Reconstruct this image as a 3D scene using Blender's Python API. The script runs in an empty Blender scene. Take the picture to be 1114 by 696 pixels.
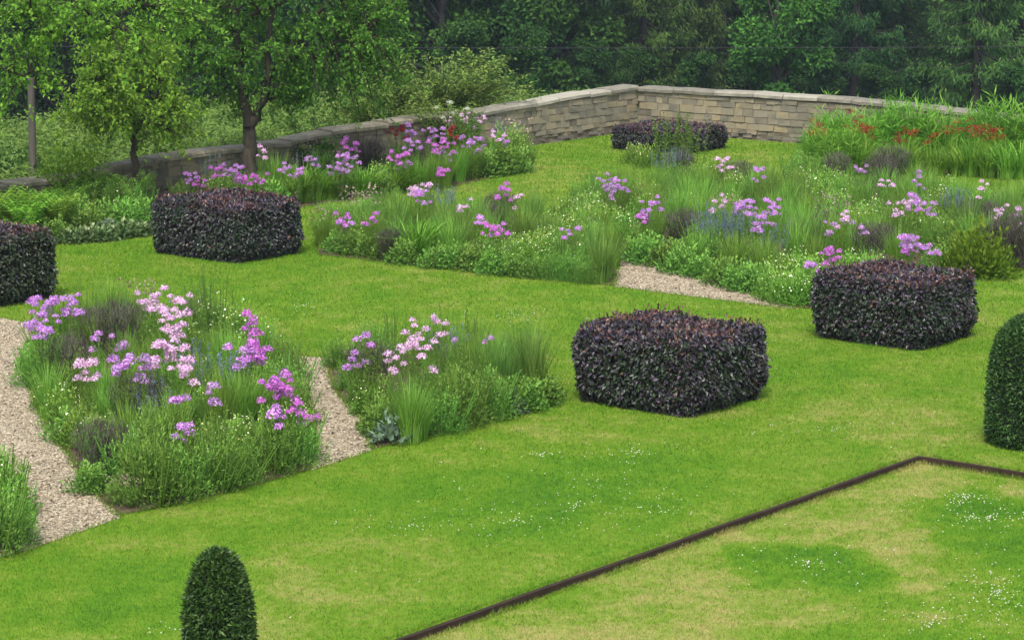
import bpy, math
import numpy as np
R = np.random.default_rng(11)
PI = math.pi
scene = bpy.context.scene
HAZE = .00024
COL = scene.collection

# ------------------------------------------------------------------ survey
# the garden is ruled by two perpendicular directions (S along the paths, T across);
# the camera stands 6.5 m up at the origin
FPX, CAMH, VH = 2850.0, 6.5, -155.0
PITCH = math.atan((348 - VH) / FPX)
CP, SP = math.cos(PITCH), math.sin(PITCH)
A1 = math.atan((2853 - 557) / math.hypot(FPX, 503))
D1 = np.array([math.sin(A1), math.cos(A1)])
D2 = np.array([-math.cos(A1), math.sin(A1)])


def G(u, v, z=0.0):
    """the spot at height z seen at photo pixel u, v"""
    dx = (u - 557) / FPX
    dy = -(v - 348) / FPX
    d = (dx, CP + dy * SP, -SP + dy * CP)
    t = (z - CAMH) / d[2]
    return np.array([d[0] * t, d[1] * t])


def PX(x, y, z=0.0):
    dz = z - CAMH
    fw = y * CP - dz * SP
    up = y * SP + dz * CP
    return 557 + FPX * x / fw, 348 - FPX * up / fw


def W(s, t):
    return D1 * s + D2 * t


def ST(p):
    return float(np.dot(p, D1)), float(np.dot(p, D2))


def on_t(u, T):
    """ground spot on the garden line t = T in the direction of photo column u"""
    lo, hi = 10.0, 80.0
    for _ in range(50):
        m = (lo + hi) / 2
        p = W(m, T)
        if PX(p[0], p[1])[0] < u:
            lo = m
        else:
            hi = m
    return W(lo, T)


def terrain_z(x, y):
    x = np.asarray(x, float)
    y = np.asarray(y, float)
    s = x * D1[0] + y * D1[1]
    t = x * D2[0] + y * D2[1]
    out = np.maximum(s - 51.9, t - 37.4)
    out = np.clip(out, 0, None)
    left = 1 / (1 + np.exp((x + 3.0) / 2.5))
    gentle = -0.06 * np.clip(out, 0, 10) - 0.115 * np.clip(out - 10, 0, 52)
    steep = -0.10 * np.clip(out, 0, 65)
    z = -0.3 + np.where(out > 0, left * gentle + (1 - left) * steep, 0.0)
    z = z + np.clip(y - 150, 0, 200) * 0.36
    z = np.minimum(z, 42 + .002 * y)
    z = z + np.where(out > 6, 0.25 * np.sin(x * .21 + 1) * np.sin(y * .13), 0)
    return z


# ------------------------------------------------------------------ mesh helper
class MB:
    def __init__(self):
        self.V, self.T, self.F3, self.F4, self.S3, self.S4 = [], [], [], [], [], []
        self.n = 0

    def add(self, V, F, tint=0.5, smooth=False):
        V = np.asarray(V, np.float32).reshape(-1, 3)
        F = np.asarray(F, np.int64) + self.n
        t = np.broadcast_to(np.asarray(tint, np.float32), (len(V),))
        self.V.append(V)
        self.T.append(t)
        self.n += len(V)
        (self.F3 if F.shape[1] == 3 else self.F4).append(F)
        (self.S3 if F.shape[1] == 3 else self.S4).append(np.full(len(F), smooth))

    def merge(self, o, loc=(0, 0, 0), rz=0.0, sc=1.0):
        c, s = math.cos(rz), math.sin(rz)
        for V, t in zip(o.V, o.T):
            pass
        V = np.concatenate(o.V)
        sc = np.broadcast_to(np.asarray(sc, float), (3,))
        V = V * sc
        V = np.stack([V[:, 0] * c - V[:, 1] * s, V[:, 0] * s + V[:, 1] * c, V[:, 2]], 1) + np.asarray(loc)
        base = self.n
        self.V.append(V.astype(np.float32))
        self.T.append(np.concatenate(o.T))
        self.n += len(V)
        for f, sm in zip(o.F3, o.S3):
            self.F3.append(f + base); self.S3.append(sm)
        for f, sm in zip(o.F4, o.S4):
            self.F4.append(f + base); self.S4.append(sm)

    def mesh(self, name, mats):
        me = bpy.data.meshes.new(name)
        V = np.concatenate(self.V)
        f3 = np.concatenate(self.F3) if self.F3 else np.zeros((0, 3), np.int64)
        f4 = np.concatenate(self.F4) if self.F4 else np.zeros((0, 4), np.int64)
        sm = np.concatenate([np.concatenate(self.S3) if self.S3 else np.zeros(0, bool),
                             np.concatenate(self.S4) if self.S4 else np.zeros(0, bool)])
        me.vertices.add(len(V))
        me.vertices.foreach_set('co', V.astype(np.float32).ravel())
        loops = np.concatenate([f3.ravel(), f4.ravel()])
        me.loops.add(len(loops))
        me.loops.foreach_set('vertex_index', loops.astype(np.int32))
        nf = len(f3) + len(f4)
        me.polygons.add(nf)
        st = np.concatenate([np.arange(len(f3)) * 3, len(f3) * 3 + np.arange(len(f4)) * 4])
        me.polygons.foreach_set('loop_start', st.astype(np.int32))
        me.polygons.foreach_set('use_smooth', sm)
        at = me.attributes.new('tint', 'FLOAT', 'POINT')
        at.data.foreach_set('value', np.concatenate(self.T).astype(np.float32))
        for m in (mats if isinstance(mats, (list, tuple)) else [mats]):
            me.materials.append(m)
        me.update(calc_edges=True)
        return me


def link(name, me, parent=None, loc=(0, 0, 0), rz=0.0, sc=1.0):
    o = bpy.data.objects.new(name, me)
    COL.objects.link(o)
    o.location = loc
    o.rotation_euler = (0, 0, rz)
    o.scale = (sc,) * 3 if np.isscalar(sc) else sc
    if parent is not None:
        o.parent = parent
    return o


def tag(o, label=None, cat=None, group=None, kind=None):
    for k, v in (('label', label), ('category', cat), ('group', group), ('kind', kind)):
        if v:
            o[k] = v
    return o


def unit(a):
    return a / np.maximum(np.linalg.norm(a, axis=-1, keepdims=True), 1e-9)


def leaves(mb, P, D, N, L, Wd, tint, fold=0.15):
    """one folded diamond leaf per row"""
    n = len(P)
    D = unit(D)
    S = unit(np.cross(D, N))
    Nn = unit(np.cross(S, D))
    L = np.broadcast_to(np.asarray(L, float), (n,))[:, None]
    Wd = np.broadcast_to(np.asarray(Wd, float), (n,))[:, None]
    mid = P + D * L * .45
    V = np.stack([P, mid + S * Wd * .5 + Nn * Wd * fold, P + D * L - Nn * L * .08, mid - S * Wd * .5 + Nn * Wd * fold], 1)
    F = np.arange(n * 4).reshape(n, 4)
    mb.add(V.reshape(-1, 3), F, np.repeat(np.broadcast_to(tint, (n,)), 4))


def blades(mb, P, az, h, lean, w, tint, arch=0.25, power=2.0, seg=3, tw=0.5):
    n = len(P)
    b = lambda a: np.broadcast_to(np.asarray(a, float), (n,))
    az, h, lean, w, arch = b(az), b(h), b(lean), b(w), b(arch)
    d = np.stack([np.cos(az), np.sin(az), 0 * az], 1)
    ta = az + PI / 2 + R.uniform(-tw, tw, n)
    sd = np.stack([np.cos(ta), np.sin(ta), 0 * az], 1)
    V = []
    for k in range(seg + 1):
        x = k / seg
        c = P + d * (h * lean * x ** power)[:, None]
        c[:, 2] += h * (x - arch * x ** 2.4)
        if k < seg:
            ww = (w * .5 * (1 - x) ** .5)[:, None]
            V += [c - sd * ww, c + sd * ww]
        else:
            V += [c]
    m = len(V)
    V = np.stack(V, 1).reshape(-1, 3)
    o = np.arange(n)[:, None] * m
    tt = np.repeat(b(tint), m)
    F4 = np.concatenate([o + np.array([[2 * k, 2 * k + 1, 2 * k + 3, 2 * k + 2]]) for k in range(seg - 1)]) if seg > 1 else None
    F3 = o + np.array([[2 * seg - 2, 2 * seg - 1, 2 * seg]])
    base = mb.n
    mb.add(V, F3, tt)
    if F4 is not None:
        mb.F4.append(F4 + base)
        mb.S4.append(np.zeros(len(F4), bool))


def tube(mb, pts, rad, sides=6, tint=0.5, cap=True):
    pts = np.asarray(pts, float)
    k = len(pts)
    rad = np.broadcast_to(np.asarray(rad, float), (k,))
    tg = unit(np.gradient(pts, axis=0))
    ref = np.array([0.3, 0.9, 0.2]) if abs(tg[0][2]) > .7 else np.array([0, 0, 1.0])
    a = unit(np.cross(tg, ref))
    b = np.cross(tg, a)
    th = np.arange(sides) / sides * 2 * PI
    V = pts[:, None, :] + rad[:, None, None] * (np.cos(th)[None, :, None] * a[:, None, :] + np.sin(th)[None, :, None] * b[:, None, :])
    F = []
    for i in range(k - 1):
        for j in range(sides):
            F.append([i * sides + j, i * sides + (j + 1) % sides, (i + 1) * sides + (j + 1) % sides, (i + 1) * sides + j])
    mb.add(V.reshape(-1, 3), F, tint, True)


BOXF = [[0, 3, 2, 1], [4, 5, 6, 7], [0, 1, 5, 4], [1, 2, 6, 5], [2, 3, 7, 6], [3, 0, 4, 7]]


def box8(mb, V, tint=.5):
    mb.add(V, BOXF, tint)


def ball_dirs(n):
    return unit(R.normal(size=(n, 3)))


# ------------------------------------------------------------------ materials
def new_mat(name):
    m = bpy.data.materials.new(name)
    m.use_nodes = True
    nt = m.node_tree
    nt.nodes.clear()
    out = nt.nodes.new('ShaderNodeOutputMaterial')
    return m, nt, out


def ramp(nt, stops, fac, interp='LINEAR'):
    r = nt.nodes.new('ShaderNodeValToRGB')
    r.color_ramp.interpolation = interp
    els = r.color_ramp.elements
    while len(els) < len(stops):
        els.new(.5)
    for e, (p, c) in zip(els, stops):
        e.position = p
        e.color = (*c, 1)
    if fac is not None:
        nt.links.new(fac, r.inputs[0])
    return r.outputs[0]


def math_node(nt, op, a, b=None, c=None):
    n = nt.nodes.new('ShaderNodeMath')
    n.operation = op
    for i, x in enumerate((a, b, c)):
        if x is None:
            continue
        if hasattr(x, 'links') or hasattr(x, 'is_linked'):
            nt.links.new(x, n.inputs[i])
        else:
            n.inputs[i].default_value = x
    return n.outputs[0]


def leaf_mat(name, stops, rough=.5, spec=.35, trans=.3, tcol=None, vary=.25):
    m, nt, out = new_mat(name)
    at = nt.nodes.new('ShaderNodeAttribute')
    at.attribute_name = 'tint'
    col = ramp(nt, stops, at.outputs['Fac'])
    oi = nt.nodes.new('ShaderNodeObjectInfo')
    hs = nt.nodes.new('ShaderNodeHueSaturation')
    nt.links.new(col, hs.inputs['Color'])
    nt.links.new(math_node(nt, 'MULTIPLY_ADD', oi.outputs['Random'], vary * 2, 1 - vary), hs.inputs['Value'])
    nt.links.new(math_node(nt, 'MULTIPLY_ADD', oi.outputs['Random'], .03, .485), hs.inputs['Hue'])
    p = nt.nodes.new('ShaderNodeBsdfPrincipled')
    nt.links.new(hs.outputs[0], p.inputs['Base Color'])
    p.inputs['Roughness'].default_value = rough
    p.inputs['Specular IOR Level'].default_value = spec
    if trans > 0:
        tr = nt.nodes.new('ShaderNodeBsdfTranslucent')
        if tcol:
            mx = nt.nodes.new('ShaderNodeMix')
            mx.data_type = 'RGBA'
            mx.blend_type = 'MULTIPLY'
            mx.inputs[0].default_value = 1
            nt.links.new(hs.outputs[0], mx.inputs[6])
            mx.inputs[7].default_value = (*tcol, 1)
            nt.links.new(mx.outputs[2], tr.inputs[0])
        else:
            nt.links.new(hs.outputs[0], tr.inputs[0])
        ms = nt.nodes.new('ShaderNodeMixShader')
        ms.inputs[0].default_value = trans
        nt.links.new(p.outputs[0], ms.inputs[1])
        nt.links.new(tr.outputs[0], ms.inputs[2])
        nt.links.new(ms.outputs[0], out.inputs[0])
    else:
        nt.links.new(p.outputs[0], out.inputs[0])
    return m


def rough_mat(name, stops, scale, rough=.9, bump=.3, use_tint=0.0, detail=6, dist=.02, space='Object', stretch=None):
    """noise (plus the per-piece tint) through a ramp, with bump"""
    m, nt, out = new_mat(name)
    tc = nt.nodes.new('ShaderNodeTexCoord')
    vec = tc.outputs['Object']
    if stretch:
        mp = nt.nodes.new('ShaderNodeMapping')
        mp.inputs['Scale'].default_value = stretch
        nt.links.new(vec, mp.inputs[0])
        vec = mp.outputs[0]
    nz = nt.nodes.new('ShaderNodeTexNoise')
    nz.inputs['Scale'].default_value = scale
    nz.inputs['Detail'].default_value = detail
    nz.inputs['Roughness'].default_value = .65
    nt.links.new(vec, nz.inputs['Vector'])
    f = math_node(nt, 'MULTIPLY_ADD', nz.outputs['Fac'], 1.6 * (1 - use_tint), -.3 * (1 - use_tint))
    if use_tint:
        at = nt.nodes.new('ShaderNodeAttribute')
        at.attribute_name = 'tint'
        f = math_node(nt, 'MULTIPLY_ADD', at.outputs['Fac'], use_tint, f)
    p = nt.nodes.new('ShaderNodeBsdfPrincipled')
    nt.links.new(ramp(nt, stops, f), p.inputs['Base Color'])
    p.inputs['Roughness'].default_value = rough
    p.inputs['Specular IOR Level'].default_value = .25
    b = nt.nodes.new('ShaderNodeBump')
    b.inputs['Strength'].default_value = bump
    b.inputs['Distance'].default_value = dist
    nt.links.new(nz.outputs['Fac'], b.inputs['Height'])
    nt.links.new(b.outputs[0], p.inputs['Normal'])
    nt.links.new(p.outputs[0], out.inputs[0])
    return m


# lush (+) and dry (-) patches of the turf: photo column, row, half widths, weight
PATCHES = [
    (880, 611, 92, 28, .85), (1085, 560, 95, 24, .6), (1110, 620, 105, 50, .68), (1010, 690, 170, 45, .6), (1060, 540, 75, 16, .5),
    (560, 560, 190, 45, .42), (700, 515, 130, 30, .34), (150, 655, 90, 40, .45), (610, 640, 60, 16, .25), (420, 520, 80, 20, .12),
    (950, 455, 120, 26, -.24), (1010, 480, 90, 14, -.22), (760, 640, 130, 40, -.22), (1000, 600, 70, 60, -.3), (640, 690, 190, 26, -.25),
    (320, 655, 90, 60, -.18), (620, 470, 90, 16, -.2), (250, 280, 200, 40, .12), (740, 400, 60, 14, .15), (880, 400, 60, 20, .15), (600, 200, 40, 30, -.25), (830, 180, 30, 20, -.2),
]


def turf_group():
    g = bpy.data.node_groups.new('turf colour', 'ShaderNodeTree')
    g.interface.new_socket('Color', in_out='OUTPUT', socket_type='NodeSocketColor')
    go = g.nodes.new('NodeGroupOutput')
    geo = g.nodes.new('ShaderNodeNewGeometry')
    pos = geo.outputs['Position']

    def noise(scale, detail, vec=pos):
        n = g.nodes.new('ShaderNodeTexNoise')
        n.inputs['Scale'].default_value = scale
        n.inputs['Detail'].default_value = detail
        g.links.new(vec, n.inputs['Vector'])
        return n
    wn = noise(1.6, 4)
    wv = g.nodes.new('ShaderNodeVectorMath')
    wv.operation = 'MULTIPLY_ADD'
    g.links.new(wn.outputs['Color'], wv.inputs[0])
    wv.inputs[1].default_value = (1.5, 2.2, 0)
    g.links.new(pos, wv.inputs[2])
    off = g.nodes.new('ShaderNodeVectorMath')
    off.operation = 'SUBTRACT'
    g.links.new(wv.outputs[0], off.inputs[0])
    off.inputs[1].default_value = (.75, 1.1, 0)
    wp = off.outputs[0]
    a = noise(.35, 3).outputs['Fac']
    b = noise(1.7, 5).outputs['Fac']
    c = noise(9.0, 4).outputs['Fac']
    f = math_node(g, 'MULTIPLY_ADD', a, .55, -.275)
    f = math_node(g, 'ADD', f, math_node(g, 'MULTIPLY_ADD', b, .95, -.475))
    f = math_node(g, 'ADD', f, math_node(g, 'MULTIPLY_ADD', c, .8, -.4))
    sep = g.nodes.new('ShaderNodeSeparateXYZ')
    g.links.new(pos, sep.inputs[0])
    sunk = math_node(g, 'LESS_THAN', sep.outputs['Z'], -.022)
    f = math_node(g, 'ADD', f, math_node(g, 'MULTIPLY_ADD', sunk, -.22, .47))
    for (u, v, ru, rv, w) in PATCHES:
        cx, cy = G(u, v)
        y0 = G(u, v + rv)[1]
        y1 = G(u, v - rv)[1]
        rx = ru / FPX * cy
        s = g.nodes.new('ShaderNodeVectorMath')
        s.operation = 'SUBTRACT'
        g.links.new(wp, s.inputs[0])
        s.inputs[1].default_value = (cx, (y0 + y1) / 2, 0)
        q = g.nodes.new('ShaderNodeVectorMath')
        q.operation = 'MULTIPLY'
        g.links.new(s.outputs[0], q.inputs[0])
        q.inputs[1].default_value = (1 / rx, 2 / (y1 - y0), 0)
        ln = g.nodes.new('ShaderNodeVectorMath')
        ln.operation = 'LENGTH'
        g.links.new(q.outputs[0], ln.inputs[0])
        mr = g.nodes.new('ShaderNodeMapRange')
        mr.interpolation_type = 'SMOOTHSTEP'
        mr.inputs['From Min'].default_value = 1.4
        mr.inputs['From Max'].default_value = .5 if abs(w) > .5 else .2
        g.links.new(ln.outputs['Value'], mr.inputs['Value'])
        f = math_node(g, 'MULTIPLY_ADD', mr.outputs[0], w * .62, f)
    col = ramp(g, TURF, f)
    g.links.new(col, go.inputs[0])
    return g


TURF = [(0.0, (.262, .252, .075)), (.2, (.19, .235, .045)), (.42, (.120, .208, .017)), (.66, (.084, .187, .011)), (1.0, (.052, .145, .010))]
TG = turf_group()


def turf_mat(name, blade):
    m, nt, out = new_mat(name)
    g = nt.nodes.new('ShaderNodeGroup')
    g.node_tree = TG
    p = nt.nodes.new('ShaderNodeBsdfPrincipled')
    p.inputs['Roughness'].default_value = .6 if blade else .9
    p.inputs['Specular IOR Level'].default_value = .12 if blade else .05
    hs = nt.nodes.new('ShaderNodeHueSaturation')
    nt.links.new(g.outputs[0], hs.inputs['Color'])
    if blade:
        at = nt.nodes.new('ShaderNodeAttribute')
        at.attribute_name = 'tint'
        nt.links.new(math_node(nt, 'MULTIPLY_ADD', at.outputs['Fac'], .75, .66), hs.inputs['Value'])
        nt.links.new(math_node(nt, 'MULTIPLY_ADD', at.outputs['Fac'], -.03, .515), hs.inputs['Hue'])
        tr = nt.nodes.new('ShaderNodeBsdfTranslucent')
        nt.links.new(hs.outputs[0], tr.inputs[0])
        nt.links.new(hs.outputs[0], p.inputs['Base Color'])
        ms = nt.nodes.new('ShaderNodeMixShader')
        ms.inputs[0].default_value = .3
        nt.links.new(p.outputs[0], ms.inputs[1])
        nt.links.new(tr.outputs[0], ms.inputs[2])
        nt.links.new(ms.outputs[0], out.inputs[0])
    else:
        geo = nt.nodes.new('ShaderNodeNewGeometry')
        nz = nt.nodes.new('ShaderNodeTexNoise')
        nz.inputs['Scale'].default_value = 55
        nz.inputs['Detail'].default_value = 3
        nt.links.new(geo.outputs['Position'], nz.inputs['Vector'])
        nt.links.new(math_node(nt, 'MULTIPLY_ADD', nz.outputs['Fac'], .8, .5), hs.inputs['Value'])
        nt.links.new(hs.outputs[0], p.inputs['Base Color'])
        b = nt.nodes.new('ShaderNodeBump')
        b.inputs['Strength'].default_value = .6
        b.inputs['Distance'].default_value = .03
        nt.links.new(nz.outputs['Fac'], b.inputs['Height'])
        nt.links.new(b.outputs[0], p.inputs['Normal'])
        nt.links.new(p.outputs[0], out.inputs[0])
    return m


def gravel_mat():
    m, nt, out = new_mat('gravel')
    geo = nt.nodes.new('ShaderNodeNewGeometry')
    vo = nt.nodes.new('ShaderNodeTexVoronoi')
    vo.inputs['Scale'].default_value = 42
    nt.links.new(geo.outputs['Position'], vo.inputs['Vector'])
    sep = nt.nodes.new('ShaderNodeSeparateColor')
    nt.links.new(vo.outputs['Color'], sep.inputs[0])
    nz = nt.nodes.new('ShaderNodeTexNoise')
    nz.inputs['Scale'].default_value = 1.3
    nz.inputs['Detail'].default_value = 4
    nt.links.new(geo.outputs['Position'], nz.inputs['Vector'])
    f = math_node(nt, 'MULTIPLY_ADD', nz.outputs['Fac'], .5, -.25)
    f = math_node(nt, 'ADD', f, sep.outputs[0])
    p = nt.nodes.new('ShaderNodeBsdfPrincipled')
    nt.links.new(ramp(nt, GRAV, f), p.inputs['Base Color'])
    p.inputs['Roughness'].default_value = .85
    b = nt.nodes.new('ShaderNodeBump')
    b.inputs['Strength'].default_value = .9
    b.inputs['Distance'].default_value = .02
    b.invert = True
    nt.links.new(vo.outputs['Distance'], b.inputs['Height'])
    nt.links.new(b.outputs[0], p.inputs['Normal'])
    nt.links.new(p.outputs[0], out.inputs[0])
    return m


GRAV = [(0, (.045, .034, .02)), (.22, (.158, .128, .078)), (.6, (.285, .240, .158)), (1, (.46, .40, .29))]
M = {}
M['turf'] = turf_mat('turf', False)
M['blade'] = turf_mat('grass blade', True)
M['gravel'] = gravel_mat()
M['pebble'] = leaf_mat('pebble', GRAV, .8, .3, 0, vary=.02)
M['soil'] = rough_mat('soil', [(0, (.03, .02, .013)), (.6, (.075, .05, .032)), (1, (.13, .09, .06))], 9, bump=.8)
M['terrain'] = rough_mat('rough ground', [(0, (.012, .022, .008)), (.5, (.03, .055, .014)), (1, (.06, .10, .02))], .7, bump=.6, dist=.2)
M['rust'] = rough_mat('rusty steel', [(0, (0.010, 0.007, 0.003)), (.5, (0.024, 0.013, 0.008)), (1, (0.048, 0.026, 0.014))], 6, rough=.8)
M['stone'] = rough_mat('wall stone', [(0, (.05, .046, .036)), (.15, (.10, .092, .07)), (.38, (.165, .148, .108)), (.6, (.205, .176, .118)), (.78, (.245, .195, .112)), (.9, (.25, .23, .185)), (1, (.31, .19, .06))], 3.2, use_tint=.5, bump=.9)
M['stone_old'] = rough_mat('weathered wall stone', [(0, (0.036, 0.036, 0.025)), (.3, (0.090, 0.083, 0.059)), (.6, (0.158, 0.133, 0.086)), (.85, (0.207, 0.153, 0.086)), (1, (0.189, 0.189, 0.162))], 3.0, use_tint=.5, bump=.7)
M['mortar'] = rough_mat('mortar', [(0, (0.053, 0.044, 0.031)), (1, (0.179, 0.150, 0.101))], 5)
M['coping'] = rough_mat('coping stone', [(0, (0.074, 0.070, 0.053)), (.35, (0.168, 0.155, 0.119)), (.6, (0.247, 0.228, 0.180)), (1, (0.347, 0.320, 0.260))], 5, use_tint=.5, bump=.6)
M['coping_old'] = rough_mat('mossy coping stone', [(0, (.05, .05, .028)), (.4, (.11, .10, .065)), (.7, (.20, .18, .13)), (1, (.31, .28, .23))], 4, use_tint=.25, bump=.6)
M['bark'] = rough_mat('bark', [(0, (.014, .012, .009)), (.5, (.045, .038, .028)), (1, (.09, .08, .055))], 9, stretch=(1, 1, .25), bump=.8)
M['bark_far'] = rough_mat('woodland bark', [(0, (.014, .012, .010)), (1, (.05, .044, .036))], 3, stretch=(1, 1, .25))
M['post'] = rough_mat('weathered post', [(0, (0.043, 0.037, 0.029)), (1, (0.108, 0.097, 0.079))], 8, stretch=(1, 1, .1))
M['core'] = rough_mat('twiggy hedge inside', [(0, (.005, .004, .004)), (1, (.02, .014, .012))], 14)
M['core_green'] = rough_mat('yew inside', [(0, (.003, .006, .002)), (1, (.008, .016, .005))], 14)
M['beech'] = leaf_mat('copper beech leaf', [(0, (0.012, 0.029, 0.009)), (.30, (0.022, 0.044, 0.015)), (.38, (0.027, 0.022, 0.020)), (.60, (0.039, 0.029, 0.048)), (.82, (0.066, 0.049, 0.085)), (.91, (0.089, 0.041, 0.039)), (1, (0.128, 0.064, 0.038))], .45, .5, .12, vary=.05)
M['beech_green'] = leaf_mat('greenish beech leaf', [(0, (.010, .022, .008)), (.6, (.028, .05, .016)), (1, (.05, .075, .025))], .45, .5, .15, vary=.04)
M['shoot'] = leaf_mat('young copper shoot', [(0, (.04, .018, .028)), (.5, (.085, .03, .03)), (1, (.15, .07, .04))], .4, .6, .25, vary=.04)
M['yew'] = leaf_mat('yew needle', [(0, (0.014, 0.036, 0.007)), (.5, (0.034, 0.079, 0.014)), (1, (0.079, 0.138, 0.025))], .5, .3, .1, vary=.03)
M['tree_leaf'] = leaf_mat('garden tree leaf', [(0, (0.089, 0.216, 0.023)), (.5, (0.166, 0.355, 0.038)), (1, (0.294, 0.507, 0.063))], .5, .1, .45, vary=.05)
M['tree_leaf_dark'] = leaf_mat('deep green tree leaf', [(0, (0.048, 0.129, 0.018)), (.5, (0.095, 0.215, 0.027)), (1, (0.190, 0.345, 0.048))], .5, .1, .45, vary=.05)
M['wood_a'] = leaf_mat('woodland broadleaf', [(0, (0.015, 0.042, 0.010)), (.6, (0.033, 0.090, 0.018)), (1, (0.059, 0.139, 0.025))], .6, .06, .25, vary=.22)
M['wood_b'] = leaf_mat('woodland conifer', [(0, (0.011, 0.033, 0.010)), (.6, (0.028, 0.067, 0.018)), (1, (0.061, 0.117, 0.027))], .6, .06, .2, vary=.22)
M['wood_a_bright'] = leaf_mat('lit woodland broadleaf', [(0, (0.021, 0.059, 0.011)), (.6, (0.047, 0.126, 0.019)), (1, (0.083, 0.194, 0.026))], .6, .06, .25, vary=.22)  # brighter copies of the woodland leaves, their lit look put into the colour
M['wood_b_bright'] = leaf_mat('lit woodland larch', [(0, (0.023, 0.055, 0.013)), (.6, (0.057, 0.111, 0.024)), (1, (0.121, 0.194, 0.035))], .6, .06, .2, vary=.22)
M['lush'] = leaf_mat('rank herbage', [(0, (0.046, 0.093, 0.014)), (.5, (0.092, 0.162, 0.024)), (1, (0.161, 0.238, 0.048))], .6, .15, .35, vary=.12)
M['shrub'] = leaf_mat('shrub leaf', [(0, (0.054, 0.108, 0.015)), (.5, (0.114, 0.198, 0.031)), (1, (0.204, 0.294, 0.061))], .5, .15, .35, vary=.12)
M['yellow_shrub'] = leaf_mat('yellow green leaf', [(0, (0.055, 0.119, 0.008)), (.5, (0.109, 0.198, 0.013)), (1, (0.180, 0.266, 0.023))], .5, .15, .4, vary=.08)
M['grass'] = leaf_mat('border grass', [(0, (0.072, 0.173, 0.021)), (.5, (0.145, 0.299, 0.037)), (1, (0.275, 0.425, 0.074))], .5, .15, .35, vary=.18)
M['grass_blue'] = leaf_mat('darker border grass', [(0, (0.056, 0.136, 0.022)), (.5, (0.112, 0.224, 0.038)), (1, (0.224, 0.336, 0.068))], .5, .15, .3, vary=.15)
M['strap'] = leaf_mat('strap leaf', [(0, (0.060, 0.151, 0.013)), (.5, (0.129, 0.280, 0.024)), (1, (0.288, 0.454, 0.066))], .4, .15, .35, vary=.12)
M['tall_grass'] = leaf_mat('arching grass blade', [(0, (0.055, 0.158, 0.011)), (.5, (0.112, 0.267, 0.020)), (1, (0.223, 0.404, 0.057))], .5, .15, .4, vary=.14)
M['herb'] = leaf_mat('border foliage', [(0, (0.057, 0.135, 0.021)), (.5, (0.124, 0.253, 0.038)), (1, (0.229, 0.388, 0.068))], .55, .15, .3, vary=.22)
M['phlox_leaf'] = leaf_mat('phlox leaf', [(0, (0.053, 0.120, 0.018)), (.5, (0.105, 0.210, 0.028)), (1, (0.195, 0.315, 0.051))], .5, .15, .3, vary=.15)
M['fennel'] = leaf_mat('bronze plume', [(0, (0.031, 0.027, 0.025)), (.5, (0.069, 0.062, 0.051)), (1, (0.125, 0.119, 0.080))], .7, .2, .25, vary=.2)
M['silver'] = leaf_mat('grey green leaf', [(0, (.08, .13, .08)), (1, (.20, .27, .17))], .7, .2, .2, vary=.1)
M['tan'] = leaf_mat('dusty seed head', [(0, (.13, .085, .075)), (.5, (.24, .17, .15)), (1, (.33, .26, .20))], .8, .2, .2, vary=.15)
M['fern'] = leaf_mat('fern frond', [(0, (0.078, 0.186, 0.016)), (.5, (0.155, 0.310, 0.026)), (1, (0.265, 0.435, 0.060))], .5, .15, .4, vary=.12)
M['edge_leaf'] = leaf_mat('pale edged leaf', [(0, (0.041, 0.083, 0.021)), (.6, (0.083, 0.140, 0.038)), (1, (0.297, 0.347, 0.168))], .5, .3, .25, vary=.1)
PH = {'lilac': [(0, (.42, .16, .52)), (.5, (.56, .26, .64)), (1, (.72, .44, .78))],
      'pale pink': [(0, (.58, .28, .52)), (.5, (.74, .46, .68)), (1, (.86, .66, .82))],
      'magenta': [(0, (.42, .09, .46)), (.5, (.58, .16, .58)), (1, (.72, .30, .70))],
      'mauve': [(0, (.30, .14, .36)), (.5, (.44, .24, .50)), (1, (.58, .38, .60))]}
for k, v in PH.items():
    M['phlox ' + k] = leaf_mat(k + ' phlox petal', v, .7, .2, .3, vary=.04)
M['crocosmia'] = leaf_mat('red petal', [(0, (.12, .006, .006)), (.6, (.26, .014, .010)), (1, (.40, .035, .018))], .6, .2, .25, vary=.1)
M['maroon'] = leaf_mat('dark red petal', [(0, (.14, .006, .015)), (.6, (.26, .012, .025)), (1, (.36, .03, .03))], .6, .2, .25, vary=.05)
M['salvia'] = leaf_mat('violet blue spike', [(0, (.10, .10, .27)), (.5, (.18, .18, .42)), (1, (.28, .28, .55))], .7, .2, .2, vary=.15)
M['daisy'] = leaf_mat('cream daisy petal', [(0, (.62, .60, .22)), (.4, (.74, .73, .42)), (1, (.85, .85, .72))], .7, .2, .2, vary=.05)
M['white'] = leaf_mat('white petal', [(0, (.40, .42, .30)), (1, (.68, .68, .60))], .7, .2, .2, vary=.03)
M['cable'] = rough_mat('black cable', [(0, (.02, .02, .022)), (1, (.035, .035, .04))], 10)

# ------------------------------------------------------------------ ground
def sheet(name, polys, mat, z):
    me = bpy.data.meshes.new(name)
    V, F = [], []
    for poly in polys:
        b = len(V)
        V += [(p[0], p[1], z) for p in poly]
        F.append(list(range(b, b + len(poly))))
    me.from_pydata(V, [], F)
    me.materials.append(mat)
    o = link(name, me)
    o['kind'] = 'structure'
    # face up
    import bmesh
    bm = bmesh.new()
    bm.from_mesh(me)
    bmesh.ops.triangulate(bm, faces=bm.faces[:])
    for f in bm.faces:
        if f.normal.z < 0:
            f.normal_flip()
    bm.to_mesh(me)
    bm.free()
    return o


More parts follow.
